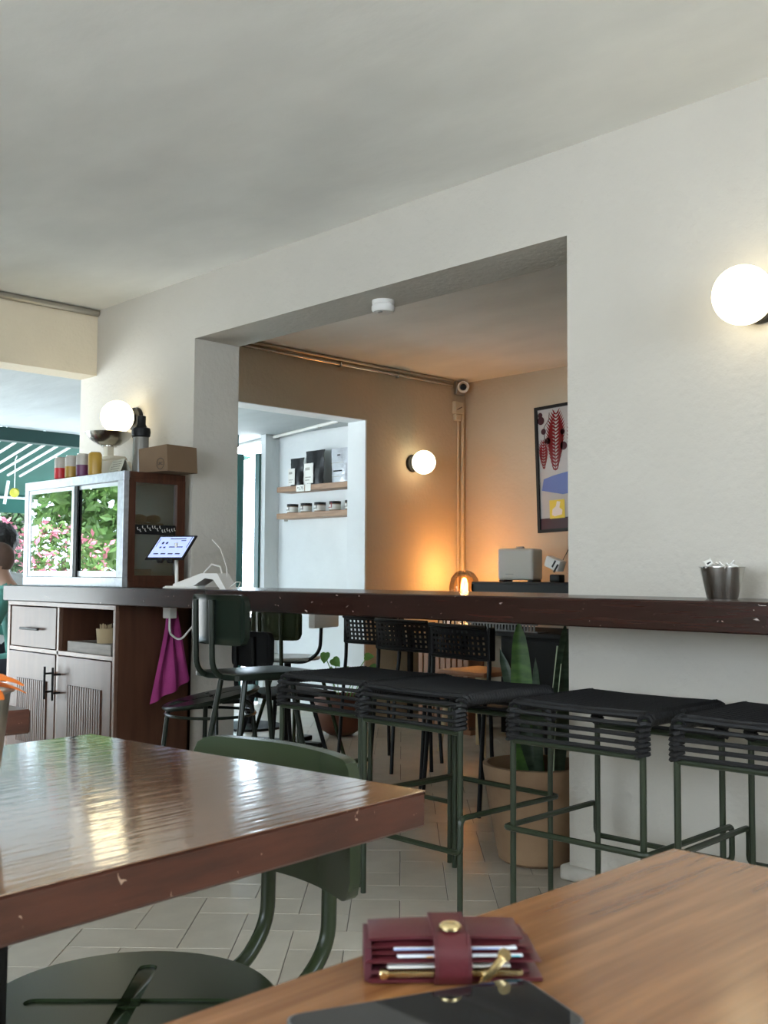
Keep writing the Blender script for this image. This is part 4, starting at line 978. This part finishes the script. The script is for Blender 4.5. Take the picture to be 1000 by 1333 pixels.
bag(-6.10, 5.17, 1.6885, .20, .260, 'bag_black', 'tall black coffee bag with a white label and folded top on the upper shelf')
bag(-5.80, 5.165, 1.6885, .205, .255, 'bag_silver', 'silvery white foil coffee bag near the right end of the upper shelf', False)
bag(-5.655, 5.20, 1.6885, .10, .26, 'bag_silver', 'second silvery bag half hidden at the right end of the upper shelf', False)
for i, x in enumerate((-6.37, -6.205, -6.045, -5.875, -5.70)):
    t = thing('preserve_jar', ['small black-lidded preserve jar at the left end of the lower shelf', 'small preserve jar second from the left on the lower shelf', 'small preserve jar in the middle of the lower shelf', 'small preserve jar second from the right on the lower shelf', 'small preserve jar at the right end of the lower shelf'][i], 'jar', (x, 5.175, 1.4825), 0, 'preserve jars on the lower shelf')
    B().lathe([(0, 0), (.040, 0), (.043, .006), (.043, .052), (0, .052)], 20, cap=False).obj('glass_body', 'jar_glass', t)
    B().lathe([(.0436, .008), (.0436, .046)], 20, cap=False).obj('paper_label', 'paper', t)
    B().lathe([(0, .0525), (.044, .0525), (.044, .070), (0, .070)], 20, cap=False).obj('lid', 'black', t)
    B().box(.004, -.0452, .02, .012, -.0442, .06).box(-.022, -.0442, .022, .0, -.0437, .027).obj('seal_strip', 'redcloth' if i in (3,) else 'ink', t, smooth=False)
def french_door(name, x0, y0, x1, y1, h=2.0):
    p0 = Vector((x0, y0, 0)); d = Vector((x1 - x0, y1 - y0, 0)); L = d.length; a = math.atan2(d.y, d.x)
    t = B().box(0, -.02, .02, .05, .02, h).box(L - .05, -.02, .02, L, .02, h).box(.05, -.02, h - .09, L - .05, .02, h).box(.05, -.02, .02, L - .05, .02, .22).box(.05, -.012, .98, L - .05, .012, 1.02).obj(name, 'door_green', smooth=False, loc=p0, rot=a)
    struct(t)
    B().box(.05, -.003, .22, L - .05, .003, .98).box(.05, -.003, 1.02, L - .05, .003, h - .09).obj('pane', 'door_glass', t, smooth=False)
    return t
french_door('door_1', -6.86, 5.06, -7.02, 4.46, 1.97)
french_door('door_2', -6.73, 5.10, -6.90, 5.62, 1.97)
struct(B().box(-7.75, 4.9, 2.02, -6.84, 5.0, 2.118).obj('trim_3', 'frame_green', smooth=False))
# wall plate with conduit stub on nook wall
sw = thing('small_switch', 'tiny grey wall switch at the left end of the lower shelf', 'switch', (-6.56, 5.269, 1.46)); B().box(-.02, -.012, -.03, .02, 0, .03, .003).obj('plate', 'galv', sw)

# terrace table and chair with bent tube arm
tt = thing('terrace_table', 'thin dark-edged table seen under the counter against the pale terrace wall', 'table', (-5.72, 4.30, 0), .05)
B().box(-.45, -.30, .710, .22, .25, .735, .003).obj('table_top', 'case_wood', tt, smooth=False)
B().tube([(0, 0, .02), (0, 0, .71)], .03, 12).obj('pedestal', 'black_soft', tt); B().lathe([(0, 0), (.22, 0), (.22, .015), (0, .03)], 24, cap=False).obj('base', 'black_soft', tt)
gh = B(); gh.tube([(.016 * math.cos(a), 0, .016 * math.sin(a)) for a in [2 * PI * k / 14 for k in range(14)]], .003, 5, closed=True)
lg = thing('lounge_chair', 'low chair with pale seat and dark bent tube frame seen under the counter', 'chair', (-4.98, 4.02, 0), .3)
B().lathe([(0, .505), (.19, .505), (.20, .515), (.19, .525), (0, .522)], 32, cap=False).obj('seat', mat('pale_seat', (.45, .48, .47), .3), lg)
B().tube(fillet([(-.2, -.05, .50), (.16, -.05, .495), (.26, -.05, .56), (.27, -.05, .80)], .06, 6), .011, 8).tube([(0, 0, .02), (0, 0, .50)], .022, 10).obj('tube_frame', 'black', lg)
B().box(-.24, -.03, 0, .24, .03, .03, .005).box(-.03, -.24, 0, .03, .24, .03, .005).obj('foot_cross', 'black', lg)
B().box(.24, -.15, .70, .285, .12, .86, .01, seg=2).obj('backrest', 'white', lg)

# ------------------------------------------------------------------ outside: frame, awning, hanging things, hedge, wall
fb = thing('steel_canopy_frame', 'dark green steel beam and posts at the edge of the terrace ceiling', 'frame', (-7.78, 0, 0))
B().box(-.10, -2.6, 2.02, .0, 5.6, 2.119).obj('beam', 'frame_green', fb, smooth=False)
for y in (-1.2, 1.6, 4.36): B().box(-.09, y - .03, 0, -.03, y + .03, 2.02).obj('post', 'frame_green', fb, smooth=False)
aw = thing('awning', 'dark green fabric awning with white folding arms beyond the terrace', 'awning', (-7.88, 0, 2.09))
sl = .20
B().poly([(0, 2.3, 0), (-1.75, 2.3, -1.75 * sl), (-1.75, 5.9, -1.75 * sl), (0, 5.9, 0)], (0, 0, .01)).poly([(-1.75, 2.3, -1.75 * sl), (-1.77, 2.3, -1.75 * sl - .16), (-1.77, 5.9, -1.75 * sl - .16), (-1.75, 5.9, -1.75 * sl)], (-.01, 0, 0)).obj('fabric', 'canopy', aw, smooth=False)
for i, y in enumerate([3.42, 3.55, 3.68, 3.81, 3.92, 4.03, 4.14, 4.6, 5.0]):
    B().tube([(-.06, y, -.045), (-.95, y - .02, -.045 - .95 * sl)], .011, 6).obj('arm', 'rib', aw)
B().tube([(-1.72, 2.35, -1.75 * sl - .02), (-1.72, 5.8, -1.75 * sl - .02)], .014, 6).obj('front_bar', 'rib', aw)
for i, (x, y, z) in enumerate([(-8.75, 3.35, 1.82), (-8.75, 3.98, 1.80), (-8.75, 4.30, 1.80), (-8.75, 4.62, 1.80), (-8.75, 4.95, 1.79)]):
    o = B().tube([(0, 0, 0), (-.02, -.02, -.20)], .014, 8).obj('hanging_tube_light', 'rib', loc=(x, y, z))
    tag(o, 'short white tube hanging under the awning, ' + ['leftmost of the five', 'second from the left', 'middle one of the five', 'second from the right', 'rightmost of the five'][i], 'tube light', 'white tubes hanging under the awning')
hp = thing('hanging_ornament', 'yellow disc ornament hanging on a white cord under the awning', 'ornament', (-8.3, 3.83, 1.665))
B().lathe([(0, -.01), (.032, -.012), (.040, 0), (.032, .012), (0, .010)], 20, mtx=Vector((.7, -.7, 0)).to_track_quat('Z', 'Y').to_matrix().to_4x4(), cap=False).obj('disc', mat('yellow_plastic', (.60, .55, .05), .4), hp)
B().tube([(0, 0, .035), (0, 0, .27)], .005, 6).tube([(0, 0, .27), (.03, -.0, .30)], .004, 5).obj('cord', 'rib', hp)

gr = struct(B().box(-22, -16, -.12, -7.8, 14, -.02).obj('floor_garden', 'ground', smooth=False))
tag(B().box(-11.2, -14, -.02, -11.0, 12, .95, .01).obj('garden_wall', 'garden_wall', smooth=False), 'low white garden wall in front of the hedge beyond the terrace', 'wall')
def shrub(label, name, loc, sx, sy, sz, n, m_, ls=.05, fl=None, nf=0, trunk=1.0):
    t = thing(name, label, 'shrub', loc, 0, 'shrubs beyond the terrace')
    B().tube([(0, 0, 0), (.05, .03, trunk * .6), (0, 0, trunk + .3)], [.07, .05, .03], 8).obj('trunk', 'bark', t)
    def cloud(n, rmin, ls):
        b = bmesh.new()
        for _ in range(n):
            a = random.random() * 6.283; c = random.uniform(-1, 1); q = rmin + (1 - rmin) * random.random() ** .4; s_ = math.sqrt(1 - c * c)
            k = 1 + .18 * math.sin(a * 5 + c * 4) + .12 * math.sin(c * 9 + a * 2)
            p = Vector((sx * s_ * math.cos(a) * q * k, sy * s_ * math.sin(a) * q * k, trunk + sz * c * q * k + sz * .6))
            r = Euler((random.random() * 6, random.random() * 6, random.random() * 6)).to_matrix(); l = ls * random.uniform(.6, 1.3)
            vs = [b.verts.new(p + r @ Vector(v)) for v in ((0, -l, 0), (l * .5, 0, l * .15), (0, l, 0), (-l * .5, 0, l * .15))]
            b.faces.new((vs[0], vs[1], vs[2])); b.faces.new((vs[0], vs[2], vs[3]))
        x = B(); x.b.free(); x.b = b; return x
    o = cloud(n, .45, ls).obj('foliage', m_, t, smooth=False)
    if fl:
        o = cloud(nf, .9, ls * 1.2).obj('blossom', fl, t, smooth=False)
    return t
shrub('dense dark hedge shrub behind the hanging tubes under the awning', 'hedge_shrub', (-10.5, 5.3, 0), .33, .72, .8, 5500, 'hedge1', .045, None, 0, .85)
shrub('dark hedge shrub at the far left beyond the awning', 'hedge_shrub', (-10.5, 3.55, 0), .33, .70, .8, 5000, 'hedge1', .045, None, 0, .9)
shrub('flowering shrub with pink blossom behind the two seated people', 'flowering_shrub', (-9.7, 4.25, 0), .35, .6, .45, 900, 'hedge1', .035, 'pink', 700, .75)
shrub('flowering shrub with white blossom left of the pink one', 'flowering_shrub', (-9.5, 2.9, 0), .4, .45, .5, 700, 'hedge2', .035, 'whitefl', 2600, .35)
for i, (x, y, h) in enumerate([(-13.9, 7.4, 1.6), (-13.6, 4.0, 1.6), (-13.9, .6, 1.5), (-13.6, -2.8, 1.6), (-13.8, -6.2, 1.6), (-13.6, -9.6, 1.6)]):
    shrub(['bright green garden tree far right beyond the garden wall', 'bright green garden tree behind the dark hedge', 'leafy garden tree straight out from the terrace', 'leafy garden tree, first seen mirrored in the display case', 'leafy garden tree, second seen mirrored in the display case', 'leafy garden tree at the far end of the garden wall'][i], 'garden_tree', (x, y, 0), 1.15, 1.2, 1.4, 4200, 'hedge2' if i % 2 else 'hedge1', .11, None, 0, h)
shrub('pink flowering garden shrub above the garden wall, mirrored in the display case', 'flowering_shrub', (-11.9, -1.0, 0), .3, .5, .45, 900, 'hedge2', .045, 'pink', 260, .9)

# ------------------------------------------------------------------ the two people on the terrace
def person(label, loc, rot, shirt, trouser, hairm, hair_full, lean=.25):
    """seated figure facing local +x; seat height .45"""
    t = thing('person', label, 'person', loc, rot)
    b = bmesh.new(); sl_ = b.verts.layers.skin.verify()
    J = {'pelvis': ((0, 0, .54), .15, .13), 'waist': ((.02, 0, .68), .135, .10), 'chest': ((.02 + lean * .25, 0, .86), .17, .12), 'neckb': ((.0 + lean * .42, 0, 1.0), .075, .07), 'neck': ((.02 + lean * .5, 0, 1.06), .05, .052), 'head0': ((.05 + lean * .55, 0, 1.12), .07, .075), 'head1': ((.06 + lean * .6, 0, 1.19), .082, .095), 'head2': ((.05 + lean * .6, 0, 1.25), .06, .075)}
    for sy, n_ in ((1, 'L'), (-1, 'R')):
        J['sh' + n_] = ((lean * .36, sy * .17, .965), .062, .06); J['el' + n_] = ((lean * .3 + .08, sy * .24, .72), .043, .043); J['wr' + n_] = ((lean * .3 + .30, sy * .17, .76), .028, .026); J['ha' + n_] = ((lean * .3 + .37, sy * .15, .765), .036, .018)
        J['hip' + n_] = ((.06, sy * .09, .52), .085, .085); J['kn' + n_] = ((.44, sy * .13, .50), .06, .06); J['an' + n_] = ((.42, sy * .13, .09), .038, .038); J['to' + n_] = ((.56, sy * .14, .04), .04, .03)
    E = [('pelvis', 'waist'), ('waist', 'chest'), ('chest', 'neckb'), ('neckb', 'neck'), ('neck', 'head0'), ('head0', 'head1'), ('head1', 'head2')]
    for n_ in 'LR': E += [('chest', 'sh' + n_), ('sh' + n_, 'el' + n_), ('el' + n_, 'wr' + n_), ('wr' + n_, 'ha' + n_), ('pelvis', 'hip' + n_), ('hip' + n_, 'kn' + n_), ('kn' + n_, 'an' + n_), ('an' + n_, 'to' + n_)]
    vs = {}
    for k, (p, rx, ry) in J.items(): v = b.verts.new(p); v[sl_].radius = (rx, ry); v[sl_].use_root = (k == 'pelvis'); vs[k] = v
    for a, c in E: b.edges.new((vs[a], vs[c]))
    me = bpy.data.meshes.new('body'); b.to_mesh(me); b.free(); o = bpy.data.objects.new('body', me); C.objects.link(o)
    o.modifiers.new('s', 'SKIN'); sd_ = o.modifiers.new('d', 'SUBSURF'); sd_.levels = 2; sd_.render_levels = 2
    dg = bpy.context.evaluated_depsgraph_get(); m2 = bpy.data.meshes.new_from_object(o.evaluated_get(dg)); o.modifiers.clear(); o.data = m2; m2.shade_smooth(); o.parent = t
    for mm in ('skin', shirt, trouser): m2.materials.append(M[mm])
    hx_ = .05 + lean * .58
    for p in m2.polygons:
        c = p.center
        if c.z > 1.045: p.material_index = 0
        elif (c.x > .17 + lean * .3 and c.z > .69 and abs(c.y) > .06): p.material_index = 0
        elif c.z > .56 and not (c.x > .2 and c.z < .6): p.material_index = 1
        else: p.material_index = 2
    hc = Vector((hx_, 0, 1.2))
    # skull, face features, hair
    B().sphere(hc + Vector((.005, 0, .01)), .088, 24, (1.12, .90, 1.2)).obj('head', 'skin', t)
    B().sphere(hc + Vector((.10, 0, -.015)), .016, 10, (1, .8, 1.4)).obj('nose', 'skin', t)
    for sy in (1, -1):
        B().sphere(hc + Vector((.0, sy * .082, -.01)), .026, 12, (.7, .35, 1.1)).obj('ear', 'skin', t)
        B().sphere(hc + Vector((.088, sy * .03, .012)), .010, 10).obj('eye', 'white', t)
    B().sphere(hc + Vector((.088, 0, -.052)), .02, 10, (.5, 1.1, .3)).obj('mouth', 'redcloth', t)
    if hair_full:
        b = B().sphere(hc + Vector((-.015, 0, .03)), .104, 28, (1.1, 1.0, 1.12))
        for v in b.b.verts: v.co += (v.co - hc).normalized() * .012 * math.sin(v.co.x * 90) * math.sin(v.co.y * 80 + v.co.z * 70)
    else: b = B().sphere(hc + Vector((-.008, 0, .018)), .0915, 24, (1.12, .93, 1.17))
    bmesh.ops.delete(b.b, geom=[v for v in b.b.verts if (v.co - hc).x * .9 - (v.co - hc).z > .02 or (v.co - hc).z < -.06], context='VERTS')
    b.obj('hair', hairm, t)
    for sy, hn in ((1, 'L'), (-1, 'R')):
        hp_ = Vector(J['ha' + hn][0])
        f = B()
        for k in range(4):
            y0 = hp_.y + (k - 1.5) * .017; L = (.062, .072, .068, .052)[k]
            f.tube([(hp_.x + .01, y0, hp_.z), (hp_.x + .02 + L * .5, y0, hp_.z - .004), (hp_.x + .02 + L, y0, hp_.z - .022)], [.0085, .0078, .006], 7)
        f.tube([(hp_.x - .01, hp_.y - sy * .028, hp_.z), (hp_.x + .03, hp_.y - sy * .05, hp_.z - .008)], [.009, .007], 7)
        f.obj('fingers', 'skin', t)
    return t
    return t
def bench(label, loc, rot):
    t = thing('terrace_stool', label, 'stool', loc, rot)
    B().box(-.19, -.2, .425, .19, .2, .445, .006).obj('seat', 'case_wood', t, smooth=False)
    for sx in (-1, 1):
        for sy in (-1, 1): B().tube([(sx * .15, sy * .16, .425), (sx * .17, sy * .18, 0)], .012, 8).obj('leg', 'black', t)
    return t
person('person seated on the terrace with cropped brown hair and a teal green shirt, leaning forward', (-6.02, 2.87, 0), math.radians(226), 'shirt_green', 'trousers', 'hair_short', False).scale = (.9, .9, .9)
bench('dark stool under the person in the teal green shirt', (-6.02, 2.87, 0), math.radians(226)).scale = (.9, .9, .9)
person('person seated further out with bushy black hair and a white shirt', (-6.82, 3.06, 0), math.radians(150), 'shirt_white', 'trousers', 'hair_dark', True, .1)
bench('dark stool under the person in the white shirt', (-6.82, 3.06, 0), math.radians(150))
